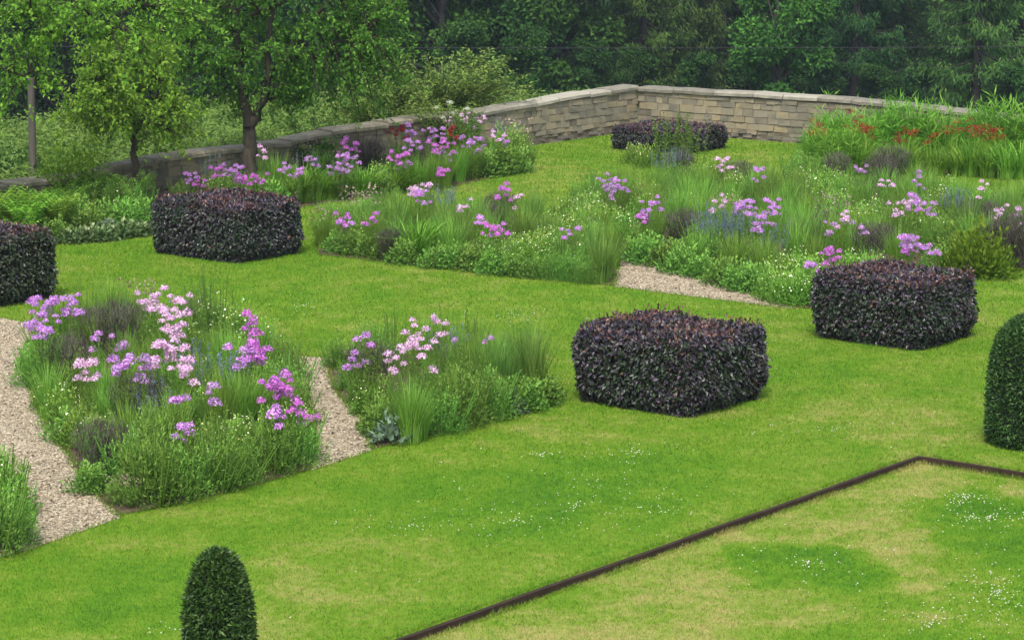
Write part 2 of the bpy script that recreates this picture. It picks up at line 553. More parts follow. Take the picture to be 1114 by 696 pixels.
CS, CT = 24.90, 14.03          # corner of the sunken lawn
SINK = -.065
sheet('lawn', [[W(-30, CT), W(51.3, CT), W(51.3, 36.8), W(-30, 36.8)],
               [W(CS, -30), W(51.3, -30), W(51.3, CT), W(CS, CT)]], M['turf'], 0)
sheet('sunken_lawn', [[W(-30, -30), W(CS, -30), W(CS, CT), W(-30, CT)]], M['turf'], SINK)

edge = bpy.data.objects.new('lawn_edging', None)
COL.objects.link(edge)
edge.location = (*W(CS, CT), SINK)
tag(edge, 'rusty brown steel edging strip round the sunken lawn corner', 'lawn edging')


def strip(p0, p1, nrm):
    mb = MB()
    n = 60
    o = W(CS, CT)
    for i in range(n):
        a = p0 + (p1 - p0) * i / n - o
        b = p0 + (p1 - p0) * (i + 1) / n - o
        za, zb = .067 + .004 * math.sin(i * .9), .067 + .004 * math.sin((i + 1) * .9)
        w = nrm * .05
        box8(mb, [(*a, -.05), (*b, -.05), (*(b + w), -.05), (*(a + w), -.05), (*a, za), (*b, zb), (*(b + w), zb), (*(a + w), za)])
    return link('edging_strip', mb.mesh('edging_strip', M['rust']), edge)


strip(W(0, CT), W(CS, CT), -D2)
strip(W(CS, CT - .05), W(CS, -10), -D1)

# terrain
xs = np.concatenate([np.linspace(-1500, -80, 16), np.linspace(-70, 90, 65), np.linspace(100, 1500, 16)])
ys = np.concatenate([np.linspace(-900, -30, 8), np.linspace(-20, 220, 97), np.linspace(235, 420, 10), np.linspace(480, 2500, 12)])
X, Y = np.meshgrid(xs, ys)
Z = terrain_z(X, Y)
nx, ny = len(xs), len(ys)
idx = np.arange(nx * ny).reshape(ny, nx)
mb = MB()
mb.add(np.stack([X, Y, Z], -1).reshape(-1, 3), np.stack([idx[:-1, :-1], idx[:-1, 1:], idx[1:, 1:], idx[1:, :-1]], -1).reshape(-1, 4), .5, True)
tag(link('terrain', mb.mesh('terrain', M['terrain'])), kind='structure')

BEDS = {
    'A': [(22, 392), (30, 420), (46, 455), (70, 490), (95, 530), (128, 561), (200, 547), (270, 530), (338, 511), (346, 488), (338, 452), (320, 410), (275, 384), (205, 362), (120, 352), (55, 360)],
    'D': [(404, 489), (470, 474), (540, 456), (612, 436), (596, 415), (560, 396), (500, 388), (430, 386), (370, 392), (356, 404), (366, 428), (392, 455)],
    'B': [(345, 277), (450, 289), (560, 301), (668, 311), (674, 292), (664, 262), (640, 250), (590, 238), (530, 232), (440, 226), (375, 238), (345, 256)],
    'C': [(682, 280), (740, 297), (800, 316), (862, 334), (900, 338), (985, 322), (1060, 300), (1130, 290), (1180, 280), (1180, 232), (1060, 226), (985, 205), (905, 190), (868, 190), (848, 214), (815, 218), (785, 204), (745, 200), (690, 202), (648, 206), (620, 222), (626, 240), (652, 262)],
    'F': [(165, 232), (250, 232), (340, 224), (420, 214), (480, 206), (540, 193), (578, 185), (560, 164), (520, 164), (420, 186), (270, 212), (165, 226)],
    'G': [(868, 176), (900, 190), (1000, 190), (1130, 194), (1180, 196), (1180, 168), (1000, 160), (880, 157)],
    'H': [(-20, 285), (60, 266), (110, 264), (166, 256), (168, 228), (120, 222), (40, 236), (-20, 246)],
    'E': [(-40, 500), (0, 505), (14, 540), (30, 580), (24, 600), (-40, 618)],
}
BEDW = {k: [G(*p) for p in v] for k, v in BEDS.items()}
GRAVEL = [
    [(-60, 342), (0, 346), (32, 352), (60, 360), (22, 392), (30, 420), (46, 455), (70, 490), (95, 530), (132, 563), (25, 600), (-60, 622)],
    [(338, 512), (404, 490), (392, 455), (366, 428), (356, 404), (372, 391), (330, 388), (300, 394), (322, 412), (338, 452), (346, 488)],
    [(668, 312), (868, 337), (862, 333), (800, 315), (740, 296), (690, 279), (655, 260), (640, 240), (664, 262), (672, 285)],
]
GRW = [[G(*p) for p in q] for q in GRAVEL]
sheet('gravel_path', GRW, M['gravel'], .004)
for k in BEDW:
    sheet('flower_bed_soil', [BEDW[k]], M['soil'], .008)
sheet('flower_bed_soil', [[G(*p) for p in [(590, 442), (612, 434), (606, 430), (588, 434)]]], M['soil'], .012)


def inside(P, poly):
    x, y = P[:, 0], P[:, 1]
    r = np.zeros(len(P), bool)
    n = len(poly)
    for i in range(n):
        x1, y1 = poly[i]
        x2, y2 = poly[(i + 1) % n]
        c = (y1 > y) != (y2 > y)
        with np.errstate(divide='ignore', invalid='ignore'):
            xi = (x2 - x1) * (y - y1) / (y2 - y1) + x1
        r ^= c & (x < xi)
    return r


def scatter_poly(poly, n):
    p = np.array(poly)
    lo, hi = p.min(0), p.max(0)
    Q = R.uniform(lo, hi, (n, 2))
    return Q[inside(Q, poly)]


# turf blades over the visible lawn
def turf():
    mb = MB()
    solid = list(BEDW.values()) + GRW
    for (y0, y1, den, h, w) in ((20, 28, 2300, .030, .0060), (28, 36, 1700, .034, .0075), (36, 46, 950, .040, .010), (46, 63, 420, .05, .015)):
        xm = .213 * y1 + .6
        n = int(den * 2 * xm * (y1 - y0))
        Q = np.stack([R.uniform(-xm, xm, n), R.uniform(y0, y1, n)], 1)
        Q = Q[np.abs(Q[:, 0]) < .205 * Q[:, 1] + .5]
        s, t = Q @ D1, Q @ D2
        ok = (t < 36.8) & (s < 51.2)
        for poly in solid:
            ok &= ~inside(Q, poly)
        sunk = (s < CS - .03) & (t < CT - .03)
        on_edge = (~sunk) & (s < CS + .02) & (t < CT + .02)
        ok &= ~on_edge
        Q, sunk = Q[ok], sunk[ok]
        n = len(Q)
        P = np.concatenate([Q, np.where(sunk, SINK, 0)[:, None]], 1)
        blades(mb, P, R.uniform(0, 2 * PI, n), h * R.uniform(.5, 1.3, n), R.uniform(.1, 1.1, n), w, R.random(n), .1, 1.3, 1, 1.5)
    # longer blades along cut edges
    for poly in solid:
        pl = np.array(poly + [poly[0]])
        for a, b in zip(pl[:-1], pl[1:]):
            ln = np.linalg.norm(b - a)
            n = int(ln * 130)
            Q = a + (b - a) * R.random((n, 1)) + R.normal(0, .03, (n, 2))
            P = np.concatenate([Q, np.full((n, 1), .004)], 1)
            s, t = Q @ D1, Q @ D2
            blades(mb, P, R.uniform(0, 2 * PI, n), R.uniform(.02, .07, n), R.uniform(.1, .9, n), .007, R.random(n), .1, 1.3, 1, 1.5)
    for (p0, p1, nr) in ((W(14, CT), W(CS, CT), D2), (W(CS, CT), W(CS, 11), D1)):
        n = int(np.linalg.norm(p1 - p0) * 420)
        Q = p0 + (p1 - p0) * R.random((n, 1)) + nr * R.uniform(.0, .07, (n, 1))
        blades(mb, np.concatenate([Q, np.zeros((n, 1))], 1), R.uniform(0, 2 * PI, n), R.uniform(.02, .055, n), R.uniform(.2, 1.1, n), .006, R.random(n), .1, 1.3, 1, 1.5)
        Q = p0 + (p1 - p0) * R.random((n, 1)) - nr * R.uniform(.055, .11, (n, 1))
        blades(mb, np.concatenate([Q, np.full((n, 1), SINK)], 1), R.uniform(0, 2 * PI, n), R.uniform(.015, .06, n) * (1 + .35 * np.sin((Q @ D1) * 5.3) * np.sin((Q @ D1) * 1.7)), R.uniform(.2, 1.1, n), .006, R.random(n), .1, 1.3, 1, 1.5)
    o = link('lawn_grass', mb.mesh('lawn_grass', M['blade']))
    tag(o, 'short mown grass covering the lawn', 'grass', kind='stuff')


turf()


def dots(mb, P, r):
    n = len(P)
    r = np.broadcast_to(r, (n,))[:, None]
    dirs = np.array([[1, 0, 0], [0, 1, 0], [-1, 0, 0], [0, -1, 0], [0, 0, .8], [0, 0, -.8]])
    V = P[:, None, :] + dirs[None] * r[:, None, :]
    f = np.array([[0, 1, 4], [1, 2, 4], [2, 3, 4], [3, 0, 4], [1, 0, 5], [2, 1, 5], [3, 2, 5], [0, 3, 5]])
    F = (np.arange(n)[:, None, None] * 6 + f[None]).reshape(-1, 3)
    mb.add(V.reshape(-1, 3), F, np.repeat(R.random(n), 6))


def clover():
    mb = MB()
    for (u, v, ru, rv, n) in ((880, 608, 85, 26, 60), (1075, 560, 80, 20, 110), (1050, 538, 60, 14, 90), (1085, 640, 75, 50, 150), (1020, 670, 110, 35, 80), (560, 570, 130, 20, 80), (450, 575, 80, 12, 30),
                              (690, 495, 55, 12, 45), (640, 530, 120, 40, 45), (720, 560, 110, 40, 45), (590, 497, 20, 3, 22), (330, 335, 40, 15, 40), (200, 690, 70, 20, 40), (250, 350, 60, 20, 30), (820, 405, 40, 8, 30),
                              (1085, 216, 60, 9, 240), (570, 345, 60, 10, 50), (910, 470, 120, 15, 40), (620, 555, 180, 60, 50), (100, 285, 60, 12, 14)):
        th = R.uniform(0, 2 * PI, n)
        rr = np.abs(R.normal(0, .62, n))
        Q = np.array([G(u + ru * r * math.cos(a), v + rv * r * math.sin(a)) for r, a in zip(rr, th)])
        s, t = Q @ D1, Q @ D2
        z = np.where((s < CS) & (t < CT), SINK, 0)
        dots(mb, np.concatenate([Q, (z + R.uniform(.03, .05, n))[:, None]], 1), R.uniform(.005, .0095, n))
    o = link('clover_flowers', mb.mesh('clover_flowers', M['white']))
    tag(o, 'tiny white clover heads dotted through the lawn', 'clover', kind='stuff')


clover()


def pebbles():
    mb = MB()
    for poly in GRW:
        a = np.array(poly)
        lo, hi = a.min(0), a.max(0)
        Q = scatter_poly(poly, int(np.prod(hi - lo) * 750))
        Q = Q[(np.abs(Q[:, 0]) < .21 * Q[:, 1] + .3)]
        n = len(Q)
        dirs = np.array([[1, 0, 0], [.1, 1, 0], [-1, .1, 0], [0, -1, 0], [0, 0, .7], [0, 0, -.3]])
        r = R.uniform(.007, .02, (n, 1, 1))
        th = R.uniform(0, 2 * PI, n)
        c, s = np.cos(th)[:, None], np.sin(th)[:, None]
        d = dirs[None] * R.uniform(.6, 1.4, (n, 6, 1)) * r
        V = np.stack([d[..., 0] * c - d[..., 1] * s, d[..., 0] * s + d[..., 1] * c, d[..., 2]], -1)
        V += np.concatenate([Q, np.full((n, 1), .008)], 1)[:, None, :]
        f = np.array([[0, 1, 4], [1, 2, 4], [2, 3, 4], [3, 0, 4], [1, 0, 5], [2, 1, 5], [3, 2, 5], [0, 3, 5]])
        mb.add(V.reshape(-1, 3), (np.arange(n)[:, None, None] * 6 + f[None]).reshape(-1, 3), np.repeat(np.clip(R.normal(.55, .25, n), 0, 1), 6))
    o = link('gravel', mb.mesh('gravel', M['pebble']))
    tag(o, 'loose buff gravel stones lying on the paths', 'gravel', kind='stuff')


pebbles()


def litter():
    mb = MB()
    for poly in (GRW[0], GRW[1], GRW[2]):
        Q = scatter_poly(poly, 300)[:70]
        n = len(Q)
        D = np.concatenate([R.normal(size=(n, 2)), np.zeros((n, 1))], 1)
        leaves(mb, np.concatenate([Q, np.full((n, 1), .025)], 1), D, np.tile([0, 0, 1.0], (n, 1)) + R.normal(0, .3, (n, 3)), R.uniform(.03, .07, n), .03, R.random(n) * .4)
    tag(link('leaf_litter', mb.mesh('leaf_litter', M['soil'])), 'scattered dead brown leaves on the gravel', 'leaf litter', kind='stuff')


litter()

# ------------------------------------------------------------------ walls
def stone_wall(name, label, p0, p1, heights, thick, smat, cmat, base=-.15, out=None):
    """coursed stone wall; heights = [(metres along, top of coping)]; p0 -> p1 with the garden side on nrm"""
    root = bpy.data.objects.new(name, None)
    COL.objects.link(root)
    root.location = (p0[0], p0[1], 0)
    L = float(np.linalg.norm(p1 - p0))
    d = (p1 - p0) / L
    nrm = out
    ha, hb = zip(*heights)
    H = lambda a: float(np.interp(a, ha, hb))
    at = lambda a, o, z: (d[0] * a + nrm[0] * o, d[1] * a + nrm[1] * o, z)
    tag(root, label, 'stone wall')
    mb = MB()
    k = int(L / .5) + 1
    for i in range(k):
        a, b = L * i / k, L * (i + 1) / k
        za, zb = H(a) - .1, H(b) - .1
        box8(mb, [at(a, -.022, base), at(b, -.022, base), at(b, -thick + .04, base), at(a, -thick + .04, base), at(a, -.022, za), at(b, -.022, zb), at(b, -thick + .04, zb), at(a, -thick + .04, za)])
    link('mortar_core', mb.mesh('mortar_core', M['mortar']), root)
    mb = MB()
    z = base
    first = 0
    while z < max(hb) - .12:
        hh = R.uniform(.07, .10) if first < 4 and z < .12 else R.uniform(.11, .185)
        a = -R.uniform(0, .2)
        while a < L:
            ln = R.uniform(.10, .28) if first < 4 and z < .12 else R.uniform(.16, .44)
            b = min(a + ln, L)
            a0 = max(a, 0)
            top = min(z + hh - .012, H((a0 + b) / 2) - .102)
            if top - z > .03 and b - a0 > .04 and R.random() > (.12 if z < .15 else .012):
                for (o1, o2) in ((0, -.12), (-thick, -thick + .12)):
                    pr = R.uniform(-.013, .014) * (1 if o1 == 0 else -1) + (R.uniform(-.04, 0.02) if z < .12 and o1 == 0 else 0)
                    g = .006
                    j = lambda s=.011: R.uniform(-s, s)
                    tn = R.random() * .85 if z > .1 else R.random() * .45
                    if R.random() < .05:
                        tn = .99
                    V = [at(a0 + g, o1 + pr + j(), z + j()), at(b - g, o1 + pr + j(), z + j()), at(b - g, o2, z), at(a0 + g, o2, z),
                         at(a0 + g + j(), o1 + pr + j(), top + j()), at(b - g + j(), o1 + pr + j(), top + j()), at(b - g, o2, top), at(a0 + g, o2, top)]
                    box8(mb, V, tn)
            a = b if b < L else L + 1
        z += hh
        first += 1
    link('stonework', mb.mesh('stonework', smat), root)
    mb = MB()
    a = 0.0
    while a < L - .05:
        b = min(a + R.uniform(.7, 1.25), L)
        za, zb = H(a) + R.uniform(-.02, .016), H(b) + R.uniform(-.02, .016)
        g = .011
        f, q = .045 + R.uniform(-.012, .012), -thick - .04
        V, F = [], []
        m = 5
        for i in range(m):
            x = a + g + (b - a - 2 * g) * i / (m - 1)
            zz = za + (zb - za) * i / (m - 1) + R.uniform(-.006, .006)
            V += [at(x, f + R.uniform(-.006, .006), zz - .10), at(x, f + R.uniform(-.006, .006), zz - .035), at(x, f - .05, zz), at(x, q + .05, zz + .01), at(x, q, zz - .03), at(x, q, zz - .10)]
        for i in range(m - 1):
            for c in range(6):
                F.append([i * 6 + c, i * 6 + (c + 1) % 6, (i + 1) * 6 + (c + 1) % 6, (i + 1) * 6 + c])
        tn = R.random()
        n0 = mb.n
        mb.add(V, F, tn)
        for e in (0, (m - 1) * 6):
            mb.F4.append(np.array([[e, e + 1, e + 4, e + 5], [e + 1, e + 2, e + 3, e + 4]]) + n0)
            mb.S4.append(np.zeros(2, bool))
        a = b
    link('coping', mb.mesh('coping', cmat), root)
    return root


WT, WS = 36.96, 51.48
stone_wall('stone_wall', 'pale dry stone wall running down from the corner to the rose bush', W(WS + .01, WT), W(45.2, WT), [(0, 1.07), (2.7, 1.02), (6.28, .90)], .45, M['stone'], M['coping'], out=-D2)
stone_wall('stone_wall', 'lower mossy stone wall behind the tree trunks and purple flowers', W(45.19, WT), W(22, WT), [(0, .92), (1.9, .93), (4.85, .86), (5.1, .76), (8.8, .76), (10.7, .70), (11.4, .6), (23.2, .55)], .45, M['stone_old'], M['coping_old'], out=-D2)
stone_wall('stone_wall', 'buff stone wall with pale coping behind the low beech hedge', W(WS, WT - .01), W(WS, 14), [(0, 1.06), (2.4, 1.07), (5.7, 1.08), (7.8, 1.02), (9.4, .95), (10.5, .93), (23, .8)], .45, M['stone'], M['coping'], out=-D1)
pale = [(0, 1.0)]

# ------------------------------------------------------------------ hedges
def hedge(label, cx, cs, ct, hgt, ls, lt, n, seed, green_side=False, name='hedge_block'):
    global R
    R = np.random.default_rng(seed)
    root = bpy.data.objects.new(name, None)
    COL.objects.link(root)
    p = W(cs, ct)
    root.location = (p[0], p[1], 0)
    tag(root, label, 'hedge', 'clipped copper beech hedge blocks')

    def surf(n, inset=0.0):
        """points and normals on a softly rounded slab"""
        areas = np.array([ls * lt * 1.15, ls * hgt, ls * hgt, lt * hgt, lt * hgt])
        face = R.choice(5, n, p=areas / areas.sum())
        a, b = R.uniform(-1, 1, n), R.uniform(-1, 1, n)
        S = np.where(face == 0, a * ls / 2, np.where(face == 1, a * ls / 2, np.where(face == 2, a * ls / 2, np.where(face == 3, ls / 2, -ls / 2))))
        T = np.where(face == 0, b * lt / 2, np.where(face == 1, lt / 2, np.where(face == 2, -lt / 2, a * lt / 2)))
        Zz = np.where(face == 0, hgt, (b + 1) / 2 * hgt)
        nS = np.where(face == 3, 1.0, np.where(face == 4, -1.0, 0))
        nT = np.where(face == 1, 1.0, np.where(face == 2, -1.0, 0))
        nZ = np.where(face == 0, 1.0, 0)
        # rounded corners and a slight bulge and undercut
        r = .26
        qs, qt, qz = np.clip(S, -ls / 2 + r, ls / 2 - r), np.clip(T, -lt / 2 + r, lt / 2 - r), np.minimum(Zz, hgt - r * .7)
        vec = np.stack([S - qs, T - qt, Zz - qz], 1)
        ln = np.linalg.norm(vec, axis=1, keepdims=True)
        lim = np.where(ln > r, r / np.maximum(ln, 1e-6), 1)
        vec = vec * lim
        S, T, Zz = qs + vec[:, 0], qt + vec[:, 1], qz + vec[:, 2]
        lump = .014 * (np.sin(S * 3.1 + seed) + np.sin(T * 2.7 + Zz * 3 + seed) + np.sin(S * 7 + T * 5 + 1) + np.sin(T * 8.5 - Zz * 9) + np.sin(Zz * 11 + S * 6))
        under = -np.clip(.22 - Zz, 0, 1) * .62
        off = lump + under * (face != 0) - inset
        N = np.stack([nS, nT, nZ], 1)
        Q = np.stack([S, T, Zz], 1) + N * off[:, None]
        Q[:, 2] = np.clip(Q[:, 2], .02, None)
        return Q, N, face

    def toworld(Q):
        return np.stack([D1[0] * Q[:, 0] + D2[0] * Q[:, 1], D1[1] * Q[:, 0] + D2[1] * Q[:, 1], Q[:, 2]], 1)
    # inner mass
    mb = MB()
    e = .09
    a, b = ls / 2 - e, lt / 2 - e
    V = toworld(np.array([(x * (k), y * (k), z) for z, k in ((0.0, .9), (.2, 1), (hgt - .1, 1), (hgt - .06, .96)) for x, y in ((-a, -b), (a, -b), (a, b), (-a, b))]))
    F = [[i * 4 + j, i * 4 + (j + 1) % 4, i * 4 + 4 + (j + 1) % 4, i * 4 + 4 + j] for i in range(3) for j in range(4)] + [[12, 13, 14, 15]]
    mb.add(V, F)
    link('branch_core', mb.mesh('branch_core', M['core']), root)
    Q, N, face = surf(n)
    depth = R.random(n) ** 1.5 * .085 + .04 * (np.sin(Q[:, 0] * 15 + Q[:, 1] * 11) * np.sin(Q[:, 2] * 17 + Q[:, 1] * 9 + seed) > .55)
    Pn = toworld(Q - N * depth[:, None])
    Nn = toworld(N)
    D = Nn * .45 + R.normal(0, .6, (n, 3)) + np.array([0, 0, -.5])[None] * (face != 0)[:, None] + np.array([0, 0, .1])
    NN = Nn + R.normal(0, .45, (n, 3)) + np.array([0, 0, .45])
    L = R.uniform(.03, .072, n)
    tn = np.clip(R.normal(.44, .25, n) - .12 + .28 * np.clip((Q[:, 2] - hgt + .2) / .2, 0, 1) + .12 * np.sin(Q[:, 0] * 4 + seed) * np.sin(Q[:, 1] * 3.5 + Q[:, 2] * 4), 0, 1)  # top leaves tinted lighter and more purple: sky sheen put into the colour
    mb, mg = MB(), MB()
    g = np.zeros(n, bool)
    if green_side:
        g = (face == 2) & (R.random(n) < .85) | ((face == 0) & (Q[:, 1] < -lt / 2 + .25) & (R.random(n) < .5))
    leaves(mb, Pn[~g], D[~g], NN[~g], L[~g], L[~g] * .62, tn[~g])
    link('foliage', mb.mesh('foliage', M['beech']), root)
    if green_side:
        leaves(mg, Pn[g], D[g], NN[g], L[g], L[g] * .62, tn[g])
        gp = link('green_foliage', mg.mesh('green_foliage', M['beech_green']), root)
        gp['label'] = 'green leaved side of the dark hedge'
    # young shoots on top
    m = int(n * .03)
    Q, N, face = surf(m * 4)
    k = (Q[:, 2] > hgt - .12) & ((np.sin(Q[:, 0] * 6 + seed) + np.sin(Q[:, 1] * 5.2 + seed * 2) + R.normal(0, .8, len(Q))) > .35)
    Q, N = Q[k][:m], N[k][:m]
    Pn = toworld(Q)
    D = R.normal(0, .5, (len(Q), 3)) + np.array([0, 0, .8])
    mb = MB()
    leaves(mb, Pn + np.stack([0 * Pn[:, 0], 0 * Pn[:, 0], R.random(len(Pn)) ** 3 * .09], 1), D, R.normal(0, .6, (len(Q), 3)) + np.array([0, -.3, .6]), R.uniform(.04, .07, len(Q)), .034, R.random(len(Q)))
    link('young_shoots', mb.mesh('young_shoots', M['shoot']), root)['kind'] = 'stuff'
    return root


hedge('dark copper beech block alone on the lawn, nearest to the sunken lawn', 0, 25.68, 17.92, .90, 1.74, 1.84, 25000, 21)
hedge('dark copper beech block in front of the big border, beside the domed yew', 0, 31.05, 17.93, .90, 1.62, 1.80, 20000, 22)
hedge('dark copper beech block on the lawn in front of the wall bed', 0, 30.9, 30.56, .92, 1.66, 2.05, 24000, 23)
hedge('copper beech block with one green side, cut by the left frame edge', 0, 25.3, 30.25, 1.02, 1.66, 1.85, 20000, 24, True)
hedge('low purple beech block close to the corner of the stone walls', 0, 48.53, 33.96, .52, 1.9, 2.1, 14000, 25)


def yew(label, u, base_v, hgt, rad, seed):
    global R
    R = np.random.default_rng(seed)
    p = G(u, base_v)
    s, t = ST(p)
    z0 = SINK if (s < CS and t < CT) else 0
    root = bpy.data.objects.new('yew_topiary', None)
    COL.objects.link(root)
    root.location = (p[0], p[1], z0)
    tag(root, label, 'topiary', 'clipped yew domes on the lawn')
    prof = lambda z: rad * np.where(z < .18 * hgt, .84 + .16 * np.sqrt(np.clip(z / (.18 * hgt), 0, 1)), 1) * np.where(z > .62 * hgt, np.sqrt(np.clip(1 - ((z - .62 * hgt) / (.385 * hgt)) ** 2.3, 0, 1)), 1) * (1.02 - .16 * z / hgt)
    n = 26000
    z = hgt * (1 - R.random(n) ** 1.15)
    th = R.uniform(0, 2 * PI, n)
    r = prof(z) * (1 + .02 * np.sin(th * 5 + z * 9) + .015 * np.sin(th * 9 - z * 14))
    dr = (prof(z + .01) - prof(z - .01)) / .02
    N = unit(np.stack([np.cos(th), np.sin(th), np.clip(-dr, -.6, 4)], 1))
    P = np.stack([r * np.cos(th), r * np.sin(th), z], 1) - N * (R.random(n) ** 1.2 * .06 + .035 * (np.sin(th * 17 + z * 31) * np.sin(z * 43 - th * 11) > .25))[:, None]
    D = N * .6 + R.normal(0, .65, (n, 3)) + np.array([0, 0, .25])
    mb = MB()
    leaves(mb, P, D, R.normal(0, 1, (n, 3)) + np.array([0, 0, 1]), R.uniform(.03, .062, n), R.uniform(.013, .024, n), np.clip(R.normal(.42, .32, n), 0, 1))
    link('foliage', mb.mesh('foliage', M['yew']), root)
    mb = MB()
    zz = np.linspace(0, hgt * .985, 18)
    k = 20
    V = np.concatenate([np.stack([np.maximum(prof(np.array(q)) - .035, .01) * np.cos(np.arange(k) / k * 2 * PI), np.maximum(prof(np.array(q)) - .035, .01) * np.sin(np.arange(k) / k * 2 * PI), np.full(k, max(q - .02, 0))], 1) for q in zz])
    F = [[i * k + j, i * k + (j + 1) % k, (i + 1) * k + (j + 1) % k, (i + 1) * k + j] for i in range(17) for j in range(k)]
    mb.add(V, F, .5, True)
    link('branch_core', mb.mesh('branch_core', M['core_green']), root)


yew('clipped dark green yew dome at the right frame edge beyond the edging', 1121, 482, 1.47, .52, 31)
yew('clipped dark green yew dome rising from the bottom frame edge', 240.5, 800, 1.50, .28, 32)

# ------------------------------------------------------------------ border plants: mesh library
R = np.random.default_rng(5)
LIB = {}


def up(n, sp):
    return unit(np.stack([R.normal(0, sp, n), R.normal(0, sp, n), np.ones(n)], 1))


def rdisk(n, r):
    a = R.uniform(0, 2 * PI, n)
    q = np.sqrt(R.random(n)) * r
    return np.stack([q * np.cos(a), q * np.sin(a), np.zeros(n)], 1), a, q


def lib_phlox(var):
    """leafy stems; remembers the stem tops"""
    mb = MB()
    n = 16
    B, a, q = rdisk(n, .24)
    tops = []
    for i in range(n):
        h = R.uniform(.68, .96)
        lean = np.array([math.cos(a[i]), math.sin(a[i])]) * q[i] * .7 + R.normal(0, .03, 2)
        k = np.linspace(0, 1, 5)
        pts = np.stack([B[i, 0] + lean[0] * k, B[i, 1] + lean[1] * k, h * k], 1)
        tube(mb, pts, .006, 3, .6)
        tops.append(pts[-1])
        m = 34
        x = np.sort(R.uniform(.06, .97, m))
        P = np.stack([np.interp(x, k, pts[:, j]) for j in range(3)], 1)
        az = R.uniform(0, 2 * PI, m)
        D = np.stack([np.cos(az), np.sin(az), R.uniform(-.1, .7, m)], 1)
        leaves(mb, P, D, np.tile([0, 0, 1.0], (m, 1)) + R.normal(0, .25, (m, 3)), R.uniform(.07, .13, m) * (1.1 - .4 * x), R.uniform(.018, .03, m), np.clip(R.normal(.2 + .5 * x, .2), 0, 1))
    return mb, np.array(tops)


def lib_truss():
    mb = MB()
    n = 74
    d = ball_dirs(n)
    d[:, 2] = np.abs(d[:, 2]) * 1.1 - .25
    d = unit(d)
    ra = np.array([R.uniform(.055, .085), R.uniform(.055, .085), R.uniform(.05, .08)])
    P = d * ra * R.uniform(.6, 1.12, (n, 1)) + np.array([0, 0, .015])
    N = unit(d + R.normal(0, .35, (n, 3)))
    t = unit(np.cross(N, R.normal(size=(n, 3))))
    b = np.cross(N, t)
    r = R.uniform(.0105, .016, (n, 1))
    V = np.stack([P + t * r, P + b * r, P - t * r, P - b * r], 1).reshape(-1, 3)
    mb.add(V, np.arange(n * 4).reshape(n, 4), np.repeat(np.clip(R.normal(.5, .27, n), 0, 1), 4))
    return mb


def lib_grass(h, n, w, spread, lean, arch, base=.1):
    mb = MB()
    B, a, q = rdisk(n, base)
    az = a + R.normal(0, .5, n)
    l = np.clip(lean * (q / base) * R.uniform(.6, 1.4, n) + R.normal(0, .06, n), .02, None)
    blades(mb, B, az, h * R.uniform(.55, 1.08, n), l, w * R.uniform(.7, 1.3, n), np.clip(R.normal(.5, .25, n), 0, 1), np.clip(arch * l / max(lean, .01) * .8, 0, .62), 1.8, 4)
    return mb


def lib_mound(r, h, n, L, wd, up_=.4):
    """leafy dome with inner leaves and a ragged outline"""
    mb = MB()
    d = ball_dirs(n)
    d[:, 2] = np.abs(d[:, 2])
    lum = 1 + .24 * np.sin(d[:, 0] * 7 + R.uniform(0, 6)) * np.sin(d[:, 1] * 6 + R.uniform(0, 6)) + .1 * np.sin(d[:, 2] * 9)
    k = (R.random(n) ** .35)
    P = d * np.array([r, r, h]) * (lum * k)[:, None] * R.uniform(.92, 1.08, (n, 1))
    P[:, 2] = np.clip(P[:, 2], .01, None)
    D = d * .7 + R.normal(0, .5, (n, 3)) + np.array([0, 0, up_])
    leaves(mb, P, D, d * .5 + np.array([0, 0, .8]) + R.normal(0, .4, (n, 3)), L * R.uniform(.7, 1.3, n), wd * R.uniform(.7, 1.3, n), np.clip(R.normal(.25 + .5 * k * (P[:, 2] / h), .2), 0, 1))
    return mb


def lib_plume(r, h, n):
    """a cloud of thread leaves on thin stems"""
    mb = MB()
    B, a, q = rdisk(n, r * .75)
    x = R.random(n) ** .7
    top = h * (1 - .35 * (q / r) ** 2)
    P = B * (1 + .5 * x[:, None])
    P[:, 2] = x * top * .85
    blades(mb, P, R.uniform(0, 2 * PI, n), R.uniform(.07, .17, n), R.uniform(.2, 1.4, n), R.uniform(.004, .008, n), np.clip(R.normal(.25 + .45 * x, .22), 0, 1), .2, 1.3, 2)
    m = 14
    B, a, q = rdisk(m, r * .5)
    blades(mb, B, a, h * R.uniform(.8, 1.05, m), R.uniform(.1, .4, m), .012, .4, .05, 1.5, 3)
    return mb


def lib_daisy(r, h, n, nf):
    f = lib_mound(r, h * .82, n, .05, .019, .6)
    fl = MB()
    th, q = R.uniform(0, 2 * PI, nf), np.sqrt(R.random(nf))
    P = np.stack([q * r * 1.02 * np.cos(th), q * r * 1.02 * np.sin(th), h * np.sqrt(np.clip(1 - .75 * q ** 2, 0, 1)) * R.uniform(.82, 1.12, nf)], 1)
    blades(f, P * np.array([.85, .85, .45]), th, P[:, 2] * .56, .08, .005, .6, 0, 1.2, 1)
    N = unit(np.stack([q * np.cos(th), q * np.sin(th), np.full(nf, .9)], 1) + R.normal(0, .4, (nf, 3)))
    t = unit(np.cross(N, R.normal(size=(nf, 3))))
    b = np.cross(N, t)
    rr = R.uniform(.007, .0125, (nf, 1))
    V = np.stack([P + (t * math.cos(k) + b * math.sin(k)) * rr for k in np.arange(6) / 6 * 2 * PI], 1).reshape(-1, 3)
    o = np.arange(nf)[:, None] * 6
    fl.add(V, np.concatenate([o + np.array([[0, 1, 2, 3]]), o + np.array([[0, 3, 4, 5]])]), np.repeat(R.random(nf), 6))
    return f, fl


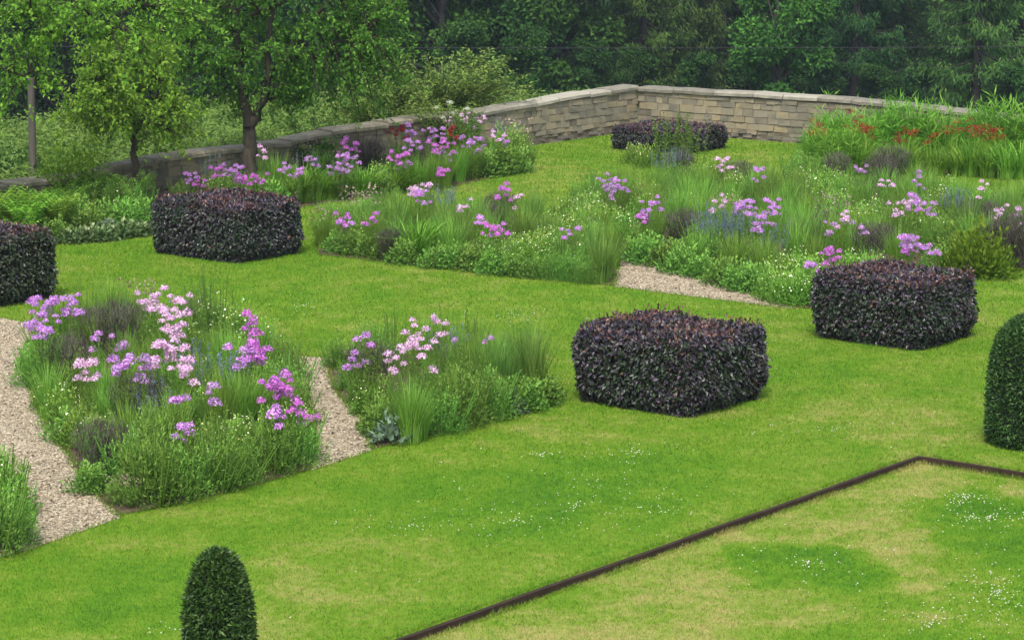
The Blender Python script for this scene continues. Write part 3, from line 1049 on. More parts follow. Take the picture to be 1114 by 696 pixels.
def lib_spike(h, n):
    f = lib_mound(.25, h * .5, 420, .06, .02, .7)
    fl = MB()
    B, a, q = rdisk(n, .2)
    for i in range(n):
        hh = h * R.uniform(.8, 1.1)
        b = B[i] * 1.5
        pts = np.array([B[i], (B[i] + b) / 2 + [0, 0, hh * .5], b + [0, 0, hh]])
        tube(f, pts, .004, 3, .6)
        m = 30
        x = R.uniform(.62, 1.0, m)
        P = np.stack([np.interp(x, [0, .5, 1], pts[:, j]) for j in range(3)], 1)
        az = R.uniform(0, 2 * PI, m)
        leaves(fl, P, np.stack([np.cos(az), np.sin(az), np.full(m, .5)], 1), np.tile([0, 0, 1.0], (m, 1)), .026, .015, R.random(m))
    return f, fl


def lib_crocosmia(n):
    f = lib_grass(.85, 110, .026, .3, .45, .3, .18)
    fl = MB()
    B, a, q = rdisk(n, .17)
    for i in range(n):
        hh = R.uniform(.74, 1.06)
        b = B[i] * 1.3
        b[2] = hh
        tube(f, [B[i], (B[i] + b) / 2 + [0, 0, .05], b], .005, 3, .6)
        m = 26
        o = R.normal(0, [.05, .05, .025], (m, 3))
        leaves(fl, b + o, R.normal(0, 1, (m, 3)) + [0, 0, .3], R.normal(0, .5, (m, 3)) + [0, 0, 1], R.uniform(.03, .05, m), R.uniform(.018, .03, m), R.random(m))
    return f, fl


def lib_fern():
    mb = MB()
    for i in range(16):
        az = i / 16 * 2 * PI + R.normal(0, .2)
        h = R.uniform(.8, 1.1)
        ln = R.uniform(.32, .55)
        k = np.linspace(0, 1, 15)
        c = np.stack([math.cos(az) * ln * k ** 1.4, math.sin(az) * ln * k ** 1.4, h * (k - .33 * k ** 2.6)], 1)
        tube(mb, c[::3], .005, 3, .5)
        for sgn in (-1, 1):
            sd = np.array([-math.sin(az), math.cos(az), 0]) * sgn
            m = len(k) - 1
            Lf = .15 * np.sin(np.clip(k[1:] * 1.05, 0, 1) * PI) ** .7 + .02
            leaves(mb, c[1:], np.tile(sd, (m, 1)) + np.array([math.cos(az), math.sin(az), -.1]) * .5, np.tile([0, 0, 1.0], (m, 1)) + R.normal(0, .15, (m, 3)), Lf, .042, np.clip(R.normal(.55, .2, m), 0, 1))
    return mb


def lib_leafy_stems(n, h, L, wd):
    mb = MB()
    B, a, q = rdisk(n, .16)
    for i in range(n):
        hh = h * R.uniform(.75, 1.08)
        ln = B[i] * R.uniform(.4, 1.4)
        k = np.linspace(0, 1, 5)
        pts = B[i] + np.outer(k, ln)
        pts[:, 2] = hh * k
        tube(mb, pts, .007 - .003 * k, 4, .5)
        m = int(hh * 42)
        x = R.uniform(.1, 1, m)
        P = np.stack([np.interp(x, k, pts[:, j]) for j in range(3)], 1)
        az = R.uniform(0, 2 * PI, m)
        leaves(mb, P, np.stack([np.cos(az), np.sin(az), R.uniform(-.1, .9, m)], 1), np.tile([0, 0, 1.0], (m, 1)) + R.normal(0, .3, (m, 3)), L * R.uniform(.7, 1.3, m) * (1.15 - .55 * x), wd, np.clip(R.normal(.5, .25, m), 0, 1))
    return mb


def lib_arching(n, h, r, L):
    """a shrub of arching leafy sprays"""
    f, w = MB(), MB()
    for i in range(n):
        az = R.uniform(0, 2 * PI)
        hh = h * R.uniform(.55, 1.05)
        rr = r * R.uniform(.5, 1.1)
        k = np.linspace(0, 1, 7)
        c = np.stack([math.cos(az) * rr * k ** 1.5, math.sin(az) * rr * k ** 1.5, hh * (1.35 * k - .45 * k ** 2.2)], 1)
        tube(w, c, .012 - .008 * k, 4)
        m = 80
        x = R.uniform(.2, 1, m)
        P = np.stack([np.interp(x, k, c[:, j]) for j in range(3)], 1) + R.normal(0, .05, (m, 3))
        D = np.stack([np.cos(az) + R.normal(0, .8, m), np.sin(az) + R.normal(0, .8, m), R.normal(.1, .4, m)], 1)
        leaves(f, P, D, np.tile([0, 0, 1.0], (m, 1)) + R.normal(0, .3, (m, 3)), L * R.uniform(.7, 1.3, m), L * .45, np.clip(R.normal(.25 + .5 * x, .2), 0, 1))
    return f, w


def reg(kind, part, mb, mat):
    LIB.setdefault(kind, []).append([(part, mb.mesh(kind + '_' + part, mat))])


PHTOP = []
for v in range(4):
    mbp, tp = lib_phlox(v)
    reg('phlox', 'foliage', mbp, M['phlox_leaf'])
    PHTOP.append(tp)
TRUSS = {}
for k in PH:
    TRUSS[k] = [lib_truss().mesh('flower_head', M['phlox ' + k]) for _ in range(4)]
for v in range(4):
    reg('fine_grass', 'blades', lib_grass(.80, 330, .0085, .3, .42, .22, .12), M['grass'])
    reg('upright_grass', 'blades', lib_grass(.88, 260, .0095, .2, .34, .10, .11), M['grass_blue'])
    reg('strap_leaf_plant', 'blades', lib_grass(.62, 120, .024, .3, .75, .5, .12), M['strap'])
    tg_ = lib_grass(1.15, 300, .022, .3, .95, .95, .3)
    tg_.merge(lib_mound(.66, .98, 1300, .26, .027, -.1))
    reg('tall_grass', 'blades', tg_, M['tall_grass'])
    reg('bronze_fennel', 'plumes', lib_plume(.32, .78, 1700), M['fennel'])
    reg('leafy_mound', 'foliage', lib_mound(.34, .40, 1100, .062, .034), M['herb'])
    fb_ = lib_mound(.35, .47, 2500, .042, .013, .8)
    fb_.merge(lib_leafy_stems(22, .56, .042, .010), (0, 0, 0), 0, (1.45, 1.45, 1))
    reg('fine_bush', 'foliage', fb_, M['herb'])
    f, fl = lib_daisy(.30, .52, 1500, 40)
    LIB.setdefault('daisy_clump', []).append([('foliage', f.mesh('daisy_foliage', M['grass'])), ('blossom', fl.mesh('daisy_blossom', M['daisy']))])
    f, fl = lib_spike(.72, 15)
    LIB.setdefault('blue_spike_plant', []).append([('foliage', f.mesh('spike_foliage', M['herb'])), ('flower_spike', fl.mesh('spike_flowers', M['salvia']))])
    f, fl = lib_crocosmia(6)
    LIB.setdefault('red_crocosmia', []).append([('foliage', f.mesh('croc_foliage', M['strap'])), ('blossom', fl.mesh('croc_blossom', M['crocosmia']))])
    LIB.setdefault('red_phlox', []).append([('foliage', LIB['phlox'][v][0][1]), ('blossom', None)])
    reg('fern', 'fronds', lib_fern(), M['fern'])
    reg('leafy_stem_plant', 'foliage', lib_leafy_stems(9, 1.1, .10, .04), M['shrub'])
    reg('wispy_plant', 'foliage', lib_leafy_stems(14, .78, .045, .010), M['grass_blue'])
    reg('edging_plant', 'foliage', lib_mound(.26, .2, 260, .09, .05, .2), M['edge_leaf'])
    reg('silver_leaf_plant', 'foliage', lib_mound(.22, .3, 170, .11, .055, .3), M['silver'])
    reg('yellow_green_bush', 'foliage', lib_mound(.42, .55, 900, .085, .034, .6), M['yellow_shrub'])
    f = lib_plume(.25, .62, 700)
    fl = MB()
    P, a, q = rdisk(60, .3)
    P[:, 2] = R.uniform(.5, .74, 60)
    leaves(fl, P, R.normal(0, 1, (60, 3)), R.normal(0, 1, (60, 3)), .045, .035, R.random(60))
    LIB.setdefault('seed_head_plant', []).append([('foliage', f.mesh('seed_foliage', M['herb'])), ('seed_head', fl.mesh('seed_heads', M['tan']))])

PLANTS = []      # every plant put in a bed: dict(o, bed, kind, u, v, look)


def plant(kind, bed, p, sc=1.0, look=None, z=.008):
    var = int(R.integers(len(LIB[kind])))
    root = bpy.data.objects.new(kind, None)
    COL.objects.link(root)
    root.location = (p[0], p[1], z)
    rz = R.uniform(0, 2 * PI)
    root.rotation_euler = (0, 0, rz)
    s = sc * R.uniform(.9, 1.1)
    root.scale = (s, s, s * R.uniform(.92, 1.08))
    for part, me in LIB[kind][var]:
        c = link(part, me, root)
        if part in ('blossom', 'flower_spike', 'seed_head', 'blades', 'plumes', 'fronds', 'foliage'):
            c['kind'] = 'stuff'
    u, v = PX(p[0], p[1])
    PLANTS.append(dict(o=root, bed=bed, kind=kind, u=u, v=v, p=np.array(p), look=look))
    return root


def shrunk(P, bed, k):
    c = np.mean(np.array(BEDW[bed]), 0)
    return c + (P - c) / k


def phlox(bed, u, v, wpx, colour, n, h=.82):
    """a clump whose flower heads centre on the photo spot u, v"""
    h *= R.uniform(.94, 1.06)
    while h > .4 and not inside(shrunk(G(u, v, h)[None], bed, .94), BEDW[bed])[0]:
        h -= .03
    p = G(u, v, h)
    var = int(R.integers(4))
    root = bpy.data.objects.new('phlox', None)
    COL.objects.link(root)
    root.location = (p[0], p[1], .008)
    pxm = FPX / (p[1] * CP + 5 * SP)
    xs_ = np.clip(wpx / pxm / .80, .32, 1.5)
    zs = h / .82
    root.scale = (xs_, xs_, zs)
    root.rotation_euler = (0, 0, R.uniform(0, 2 * PI))
    c = link('foliage', LIB['phlox'][var][0][1], root)
    c['kind'] = 'stuff'
    T = PHTOP[var]
    order = R.permutation(len(T))
    for i in range(n if bed == 'D' else int(n * 1.35) + 1):
        q = T[order[i % len(T)]] + (R.normal(0, .05, 3) * [1, 1, .8] if i >= len(T) else 0)
        s = R.uniform(.6, 1.08) if bed == 'A' else R.uniform(.52, .92)
        link('flower_head', TRUSS[colour][int(R.integers(4))], root, q, R.uniform(0, 6), (s / xs_, s / xs_, s / zs))
    pu, pv = PX(p[0], p[1])
    PLANTS.append(dict(o=root, bed=bed, kind='phlox', u=pu, v=pv, p=p, look=colour))


for (bed, u, v, w, c, n, *h) in [
    ('A', 55, 338, 46, 'lilac', 16), ('A', 48, 360, 34, 'lilac', 9), ('A', 78, 334, 26, 'lilac', 8), ('A', 168, 330, 40, 'pale pink', 11), ('A', 196, 330, 20, 'pale pink', 5), ('A', 176, 350, 30, 'pale pink', 6), ('A', 192, 357, 24, 'pale pink', 6),
    ('A', 184, 388, 44, 'pale pink', 15), ('A', 196, 406, 32, 'pale pink', 7), ('A', 97, 408, 24, 'pale pink', 6), ('A', 134, 401, 22, 'lilac', 6), ('A', 152, 403, 22, 'mauve', 7),
    ('A', 262, 392, 34, 'lilac', 9), ('A', 278, 388, 26, 'magenta', 8), ('A', 273, 355, 20, 'magenta', 6), ('A', 300, 424, 34, 'magenta', 14), ('A', 314, 440, 18, 'magenta', 5), ('A', 336, 456, 16, 'magenta', 4), ('A', 205, 472, 20, 'lilac', 4), ('A', 193, 437, 16, 'lilac', 3), ('A', 300, 455, 24, 'lilac', 4), ('A', 110, 372, 10, 'lilac', 2), ('A', 134, 372, 12, 'mauve', 2), ('A', 236, 437, 16, 'mauve', 3),
    ('D', 390, 397, 32, 'lilac', 5), ('D', 398, 378, 36, 'lilac', 4), ('D', 458, 381, 34, 'pale pink', 9), ('D', 432, 391, 22, 'pale pink', 6), ('D', 474, 355, 30, 'pale pink', 7), ('D', 449, 352, 14, 'pale pink', 2), ('D', 452, 365, 20, 'pale pink', 3), ('D', 470, 400, 22, 'pale pink', 3), ('D', 530, 375, 10, 'mauve', 2), ('D', 425, 405, 16, 'pale pink', 2), ('D', 497, 364, 8, 'mauve', 1),
    ('B', 372, 240, 12, 'magenta', 4), ('B', 376, 247, 10, 'lilac', 3), ('B', 402, 240, 16, 'magenta', 4), ('B', 458, 218, 20, 'lilac', 7), ('B', 454, 208, 22, 'pale pink', 5), ('B', 466, 209, 10, 'pale pink', 2), ('B', 541, 252, 30, 'magenta', 10), ('B', 518, 244, 16, 'lilac', 4), ('B', 549, 210, 18, 'magenta', 7), ('B', 506, 226, 12, 'pale pink', 3), ('B', 620, 255, 8, 'lilac', 3), ('B', 560, 222, 10, 'pale pink', 2),
    ('F', 206, 194, 18, 'lilac', 6), ('F', 215, 200, 12, 'magenta', 4), ('F', 236, 190, 18, 'magenta', 6), ('F', 252, 187, 24, 'lilac', 9), ('F', 262, 197, 24, 'magenta', 11), ('F', 282, 196, 22, 'magenta', 10), ('F', 285, 168, 16, 'pale pink', 4), ('F', 310, 186, 14, 'lilac', 5), ('F', 322, 190, 18, 'lilac', 6), ('F', 340, 175, 18, 'mauve', 7), ('F', 380, 160, 24, 'magenta', 9), ('F', 377, 176, 26, 'lilac', 13), ('F', 370, 186, 24, 'mauve', 10),
    ('F', 434, 172, 28, 'magenta', 12), ('F', 440, 180, 18, 'lilac', 6), ('F', 449, 160, 20, 'lilac', 8), ('F', 472, 146, 24, 'lilac', 9), ('F', 480, 160, 28, 'magenta', 14), ('F', 488, 170, 18, 'lilac', 7), ('F', 482, 190, 14, 'magenta', 8), ('F', 512, 156, 24, 'lilac', 11), ('F', 520, 164, 16, 'mauve', 5), ('F', 541, 149, 16, 'pale pink', 5), ('F', 550, 156, 10, 'lilac', 4), ('F', 491, 133, 8, 'pale pink', 3), ('F', 508, 132, 12, 'pale pink', 4), ('F', 521, 134, 14, 'pale pink', 5), ('F', 446, 144, 14, 'lilac', 6),
    ('C', 660, 200, 18, 'mauve', 7), ('C', 674, 202, 20, 'lilac', 8), ('C', 662, 210, 10, 'mauve', 4), ('C', 703, 230, 18, 'lilac', 8), ('C', 714, 222, 12, 'lilac', 5), ('C', 699, 239, 8, 'magenta', 3), ('C', 787, 181, 18, 'pale pink', 6), ('C', 828, 192, 14, 'lilac', 5), ('C', 812, 227, 22, 'lilac', 10), ('C', 838, 227, 24, 'lilac', 11), ('C', 801, 227, 10, 'mauve', 4), ('C', 823, 244, 16, 'lilac', 8), ('C', 837, 242, 10, 'mauve', 3), ('C', 783, 223, 18, 'pale pink', 5),
    ('C', 904, 280, 20, 'magenta', 9), ('C', 882, 291, 12, 'lilac', 4), ('C', 990, 266, 22, 'lilac', 11), ('C', 1003, 271, 16, 'lilac', 6), ('C', 988, 278, 8, 'magenta', 3), ('C', 1016, 277, 8, 'lilac', 3), ('C', 995, 222, 24, 'lilac', 11), ('C', 1012, 231, 16, 'mauve', 6), ('C', 974, 230, 12, 'pale pink', 4), ('C', 985, 228, 14, 'pale pink', 3), ('C', 914, 241, 14, 'pale pink', 5), ('C', 906, 250, 10, 'mauve', 3), ('C', 936, 249, 8, 'mauve', 3), ('C', 963, 203, 9, 'pale pink', 3), ('C', 1069, 207, 8, 'pale pink', 3), ('C', 937, 187, 12, 'mauve', 4), ('C', 1090, 234, 12, 'pale pink', 4), ('C', 1105, 236, 8, 'pale pink', 2), ('C', 1079, 261, 6, 'lilac', 2), ('C', 1000, 198, 14, 'mauve', 4),
]:
    phlox(bed, u, v, w, c, n, *(h or [.82]))


def red_phlox(bed, u, v, w, n, h=.82):
    k0 = 'phlox'
    p = G(u, v, h)
    root = bpy.data.objects.new('red_flower_clump', None)
    COL.objects.link(root)
    root.location = (p[0], p[1], .008)
    pxm = FPX / (p[1] * CP + 5 * SP)
    x = np.clip(w / pxm / .8, .3, 1.4)
    root.scale = (x, x, h / .82)
    link('foliage', LIB['phlox'][1][0][1], root)['kind'] = 'stuff'
    for i in range(n):
        q = PHTOP[1][i % 16]
        link('flower_head', MAROON, root, q, R.uniform(0, 6), (.8 / x, .8 / x, .7))
    pu, pv = PX(p[0], p[1])
    PLANTS.append(dict(o=root, bed=bed, kind='red_flower_clump', u=pu, v=pv, p=p, look='dark red'))


MAROON = lib_truss().mesh('flower_head', M['maroon'])
red_phlox('F', 432, 148, 24, 10, .95)
red_phlox('F', 490, 148, 14, 6, .95)

# the fillers one can tell apart in the photo: kind, bed, photo column and row of the foot, size
for (k, bed, u, v, *sc) in [
    ('bronze_fennel', 'A', 72, 425, 1.05), ('bronze_fennel', 'A', 128, 392, 1.05), ('bronze_fennel', 'A', 112, 525, .95), ('bronze_fennel', 'A', 150, 470, .9), ('bronze_fennel', 'A', 165, 455, .8), ('bronze_fennel', 'A', 95, 380, .9), ('bronze_fennel', 'A', 215, 365, .8),
    ('fine_grass', 'A', 135, 365, 1.0), ('fine_grass', 'A', 118, 362, 1.0), ('fine_grass', 'A', 155, 368, .9), ('fine_grass', 'A', 250, 425, 1), ('fine_grass', 'A', 238, 415, 1), ('fine_grass', 'A', 262, 475, 1), ('fine_grass', 'A', 240, 480, 1), ('fine_grass', 'A', 215, 450, 1), ('fine_grass', 'A', 280, 470, 1), ('fine_grass', 'A', 130, 440, .85), ('fine_grass', 'A', 140, 500, .9), ('fine_grass', 'A', 115, 450, .8), ('fine_grass', 'A', 160, 420, .9),
    ('fine_bush', 'A', 165, 545, 1.25), ('fine_bush', 'A', 195, 540, 1.15), ('fine_bush', 'A', 180, 515, 1.3), ('fine_bush', 'A', 230, 532, 1.05), ('fine_bush', 'A', 255, 526, .95), ('fine_bush', 'A', 295, 513, 1.1), ('fine_bush', 'A', 318, 504, 1.0), ('fine_bush', 'A', 316, 462, 1.0), ('fine_bush', 'A', 310, 440, .95), ('fine_bush', 'A', 215, 515, 1.1), ('fine_bush', 'A', 145, 530, 1.0), ('fine_bush', 'A', 40, 420, .95), ('leafy_mound', 'A', 82, 480, .9), ('leafy_mound', 'A', 100, 535, .65), ('leafy_mound', 'A', 45, 402, .9),
    ('daisy_clump', 'A', 55, 445, .9), ('daisy_clump', 'A', 70, 465, .85), ('daisy_clump', 'A', 90, 485, .9), ('daisy_clump', 'A', 110, 490, .8), ('daisy_clump', 'A', 240, 512, 1.1), ('daisy_clump', 'A', 262, 505, 1.1), ('daisy_clump', 'A', 300, 490, 1.1), ('daisy_clump', 'A', 322, 480, .9), ('daisy_clump', 'A', 235, 372, 1.2), ('daisy_clump', 'A', 262, 382, 1.1), ('daisy_clump', 'A', 285, 392, 1.0), ('daisy_clump', 'A', 200, 385, .9),
    ('blue_spike_plant', 'A', 215, 445, 1), ('blue_spike_plant', 'A', 236, 450, 1), ('blue_spike_plant', 'A', 165, 480, .9), ('blue_spike_plant', 'A', 255, 440, .9), ('blue_spike_plant', 'A', 175, 470, .9),
    ('wispy_plant', 'A', 235, 378, 1.2), ('wispy_plant', 'A', 218, 372, 1.2), ('wispy_plant', 'A', 252, 385, 1.0), ('wispy_plant', 'A', 90, 362, .9), ('seed_head_plant', 'A', 128, 550, .45), ('seed_head_plant', 'A', 142, 552, .4), ('seed_head_plant', 'A', 150, 360, .9),
    ('fine_grass', 'A', 300, 470, .9), ('fine_grass', 'A', 190, 495, .95), ('fine_grass', 'A', 165, 505, .95),
    ('bronze_fennel', 'D', 403, 425, .95), ('fine_bush', 'D', 384, 424, .7), ('fine_bush', 'D', 394, 440, .6), ('leafy_mound', 'D', 402, 452, .55), ('fine_grass', 'D', 446, 482, .98), ('fine_grass', 'D', 456, 478, .8), ('fine_bush', 'D', 500, 464, 1.05), ('fine_bush', 'D', 530, 455, 1.0), ('fine_bush', 'D', 480, 470, .85), ('fine_bush', 'D', 515, 440, 1.0), ('leafy_mound', 'D', 420, 474, .85), ('leafy_mound', 'D', 412, 468, .75), ('silver_leaf_plant', 'D', 425, 483, .85), ('silver_leaf_plant', 'D', 556, 450, .7),
    ('upright_grass', 'D', 535, 440, 1.0), ('upright_grass', 'D', 548, 437, .95), ('upright_grass', 'D', 582, 436, 1.1), ('upright_grass', 'D', 574, 428, 1.05), ('leafy_mound', 'D', 585, 440, .85), ('leafy_mound', 'D', 572, 446, .8), ('leafy_mound', 'D', 596, 434, .65), ('daisy_clump', 'D', 402, 450, .75), ('daisy_clump', 'D', 412, 442, .8), ('fine_grass', 'D', 500, 430, .95), ('fine_grass', 'D', 515, 425, .95), ('wispy_plant', 'D', 490, 415, 1.05), ('wispy_plant', 'D', 470, 440, .8), ('fine_bush', 'D', 545, 448, .85), ('fine_bush', 'D', 460, 455, .9), ('wispy_plant', 'D', 500, 405, 1.0), ('fine_grass', 'D', 560, 428, .95), ('blue_spike_plant', 'D', 490, 420, .9),
    ('strap_leaf_plant', 'B', 452, 283, 1.35), ('strap_leaf_plant', 'B', 460, 280, 1.3), ('upright_grass', 'B', 655, 308, 1.0), ('upright_grass', 'B', 645, 300, 1.05), ('fine_grass', 'B', 660, 302, .8), ('fine_grass', 'B', 352, 270, .8), ('fine_grass', 'B', 358, 262, .9),
    ('daisy_clump', 'B', 585, 290, 1.2), ('daisy_clump', 'B', 570, 294, 1.1), ('daisy_clump', 'B', 600, 292, 1.1), ('daisy_clump', 'B', 555, 288, 1.0), ('daisy_clump', 'B', 610, 280, 1.1), ('daisy_clump', 'B', 625, 268, 1.1), ('daisy_clump', 'B', 640, 272, 1.1), ('daisy_clump', 'B', 600, 262, 1.1), ('daisy_clump', 'B', 655, 275, .9), ('daisy_clump', 'B', 528, 285, .9),
    ('leafy_mound', 'B', 385, 277, .9), ('leafy_mound', 'B', 402, 279, .85), ('leafy_mound', 'B', 420, 282, .85), ('leafy_mound', 'B', 440, 287, .75), ('leafy_mound', 'B', 475, 291, .8), ('leafy_mound', 'B', 495, 291, .95), ('leafy_mound', 'B', 515, 294, .95), ('leafy_mound', 'B', 535, 298, .85), ('fine_bush', 'B', 620, 305, .8), ('fine_bush', 'B', 600, 304, .8), ('leafy_mound', 'B', 560, 300, .8), ('fine_bush', 'B', 638, 308, .75), ('leafy_mound', 'B', 580, 302, .75), ('leafy_mound', 'B', 368, 275, .7),
    ('seed_head_plant', 'B', 392, 262, 1.2), ('seed_head_plant', 'B', 398, 256, 1.1), ('bronze_fennel', 'B', 425, 284, .75), ('bronze_fennel', 'B', 545, 250, .9), ('bronze_fennel', 'B', 530, 255, .85), ('blue_spike_plant', 'B', 490, 252, 1.1), ('blue_spike_plant', 'B', 480, 248, 1.0), ('seed_head_plant', 'B', 352, 268, .9),
    ('fine_grass', 'B', 500, 275, 1.1), ('fine_grass', 'B', 480, 272, 1.0), ('fine_grass', 'B', 430, 262, 1.1), ('fine_grass', 'B', 580, 255, 1.1),
    ('leafy_mound', 'C', 690, 283, .85), ('leafy_mound', 'C', 706, 287, .95), ('leafy_mound', 'C', 722, 290, .95), ('leafy_mound', 'C', 742, 297, .95), ('leafy_mound', 'C', 762, 302, .9), ('leafy_mound', 'C', 785, 310, .9), ('leafy_mound', 'C', 806, 315, .95), ('leafy_mound', 'C', 822, 318, .9), ('leafy_mound', 'C', 735, 285, .9), ('leafy_mound', 'C', 700, 272, .8),
    ('daisy_clump', 'C', 838, 326, 1.0), ('daisy_clump', 'C', 855, 330, 1.0), ('daisy_clump', 'C', 872, 332, 1.05), ('daisy_clump', 'C', 850, 312, 1.1), ('daisy_clump', 'C', 868, 308, 1.1), ('daisy_clump', 'C', 880, 318, 1.1), ('daisy_clump', 'C', 890, 330, .9),
    ('blue_spike_plant', 'C', 772, 285, 1.15), ('blue_spike_plant', 'C', 785, 288, 1.15), ('blue_spike_plant', 'C', 797, 288, 1.15), ('blue_spike_plant', 'C', 815, 290, 1.1), ('blue_spike_plant', 'C', 765, 278, 1.1), ('blue_spike_plant', 'C', 840, 300, 1), ('blue_spike_plant', 'C', 1040, 250, 1), ('blue_spike_plant', 'C', 1028, 248, 1), ('blue_spike_plant', 'C', 722, 205, 1), ('blue_spike_plant', 'C', 735, 200, 1),
    ('bronze_fennel', 'C', 744, 268, .9), ('bronze_fennel', 'C', 1090, 295, 1.25), ('bronze_fennel', 'C', 1105, 292, 1.25), ('bronze_fennel', 'C', 948, 292, 1.1), ('bronze_fennel', 'C', 960, 285, 1.0), ('bronze_fennel', 'C', 957, 212, 1.1), ('bronze_fennel', 'C', 970, 205, 1.1), ('bronze_fennel', 'C', 740, 196, .9), ('bronze_fennel', 'C', 1075, 262, 1.0), ('bronze_fennel', 'C', 910, 200, .9), ('bronze_fennel', 'C', 805, 206, .9), ('bronze_fennel', 'C', 1060, 255, 1.0), ('bronze_fennel', 'C', 900, 268, .9),
    ('yellow_green_bush', 'C', 1062, 300, 1.25), ('yellow_green_bush', 'C', 1080, 302, 1.05), ('yellow_green_bush', 'C', 1052, 298, 1.0), ('leafy_mound', 'C', 1035, 290, 1.0), ('leafy_mound', 'C', 1020, 296, .9),
    ('leafy_stem_plant', 'C', 735, 184, 1.05), ('leafy_stem_plant', 'C', 756, 184, 1.05), ('leafy_stem_plant', 'C', 722, 188, .9), ('leafy_stem_plant', 'C', 745, 190, .8), ('fine_bush', 'C', 640, 228, .9), ('fine_bush', 'C', 632, 222, .8), ('fine_bush', 'C', 650, 226, 1.1), ('fine_bush', 'C', 870, 205, 1.1), ('fine_bush', 'C', 885, 212, 1.1), ('fine_bush', 'C', 1030, 275, 1.1),
    ('daisy_clump', 'C', 632, 254, 1.1), ('daisy_clump', 'C', 650, 258, 1.1), ('daisy_clump', 'C', 665, 258, 1.1), ('daisy_clump', 'C', 640, 246, 1.1), ('daisy_clump', 'C', 620, 246, 1.0), ('daisy_clump', 'C', 658, 250, 1.1), ('daisy_clump', 'C', 678, 262, 1.0), ('daisy_clump', 'C', 885, 222, 1.2), ('daisy_clump', 'C', 900, 212, 1.2), ('daisy_clump', 'C', 870, 215, 1.1), ('daisy_clump', 'C', 892, 230, 1.1), ('daisy_clump', 'C', 930, 255, 1.1), ('daisy_clump', 'C', 950, 250, 1.1), ('daisy_clump', 'C', 985, 265, 1.2), ('daisy_clump', 'C', 1000, 262, 1.2), ('daisy_clump', 'C', 1015, 268, 1.2), ('daisy_clump', 'C', 970, 258, 1.1), ('daisy_clump', 'C', 690, 178, 1.0), ('daisy_clump', 'C', 705, 182, 1.0), ('daisy_clump', 'C', 780, 200, 1.0), ('daisy_clump', 'C', 795, 215, 1.0), ('daisy_clump', 'C', 760, 205, 1.0), ('daisy_clump', 'C', 1070, 240, 1.1), ('daisy_clump', 'C', 1020, 240, 1.1),
    ('tall_grass', 'G', 895, 184, .78), ('tall_grass', 'G', 915, 188, .85), ('tall_grass', 'G', 935, 176, .95), ('tall_grass', 'G', 958, 172, 1.0), ('tall_grass', 'G', 980, 170, 1.05), ('tall_grass', 'G', 1000, 172, 1.05), ('tall_grass', 'G', 1022, 175, .95), ('tall_grass', 'G', 1045, 172, .9), ('tall_grass', 'G', 1068, 176, 1.0), ('tall_grass', 'G', 1090, 178, 1.1), ('tall_grass', 'G', 1112, 178, 1.15), ('tall_grass', 'G', 1135, 180, 1.15), ('tall_grass', 'G', 915, 168, .95), ('tall_grass', 'G', 1010, 164, 1.0), ('tall_grass', 'G', 900, 165, .85),
    ('strap_leaf_plant', 'G', 930, 189, 1.3), ('strap_leaf_plant', 'G', 950, 190, 1.2), ('strap_leaf_plant', 'G', 1040, 191, 1.3), ('strap_leaf_plant', 'G', 1055, 192, 1.4), ('strap_leaf_plant', 'G', 1095, 195, 1.5), ('strap_leaf_plant', 'G', 1110, 195, 1.5), ('strap_leaf_plant', 'G', 1075, 193, 1.3), ('strap_leaf_plant', 'G', 990, 191, 1.2), ('strap_leaf_plant', 'G', 970, 190, 1.2), ('strap_leaf_plant', 'G', 1020, 191, 1.2), ('strap_leaf_plant', 'G', 905, 192, 1.1),
    ('red_crocosmia', 'G', 893, 182, 1.0), ('red_crocosmia', 'G', 935, 183, 1.05), ('red_crocosmia', 'G', 928, 184, 1.1), ('red_crocosmia', 'G', 1058, 190, 1.0), ('red_crocosmia', 'G', 886, 184, .9), ('red_crocosmia', 'G', 1082, 191, .95), ('red_crocosmia', 'G', 942, 188, 1.0), ('red_crocosmia', 'G', 978, 190, .95), ('red_crocosmia', 'G', 990, 190, .9), ('red_crocosmia', 'G', 1012, 191, .8), ('red_crocosmia', 'G', 1065, 191, 1.0), ('red_crocosmia', 'G', 1074, 190, 1.0), ('red_crocosmia', 'G', 1035, 186, .9),
    ('strap_leaf_plant', 'F', 345, 218, 1.4), ('strap_leaf_plant', 'F', 330, 220, 1.3), ('strap_leaf_plant', 'F', 360, 217, 1.3), ('strap_leaf_plant', 'F', 318, 221, 1.1), ('strap_leaf_plant', 'F', 400, 214, 1.2), ('strap_leaf_plant', 'F', 390, 215, 1.1), ('strap_leaf_plant', 'F', 430, 210, 1.2), ('strap_leaf_plant', 'F', 445, 208, 1.1), ('bronze_fennel', 'F', 402, 196, 1.2), ('bronze_fennel', 'F', 395, 194, 1.2), ('bronze_fennel', 'F', 462, 194, 1.1), ('bronze_fennel', 'F', 455, 196, 1.1), ('blue_spike_plant', 'F', 232, 218, 1.2), ('blue_spike_plant', 'F', 374, 212, 1.0), ('blue_spike_plant', 'F', 335, 208, 1.0), ('blue_spike_plant', 'F', 550, 172, 1.2), ('seed_head_plant', 'F', 350, 200, 1.3), ('seed_head_plant', 'F', 560, 178, 1.3), ('daisy_clump', 'F', 415, 206, 1.2), ('daisy_clump', 'F', 555, 174, 1.6), ('daisy_clump', 'F', 562, 178, 1.3), ('daisy_clump', 'F', 240, 222, 1.2),
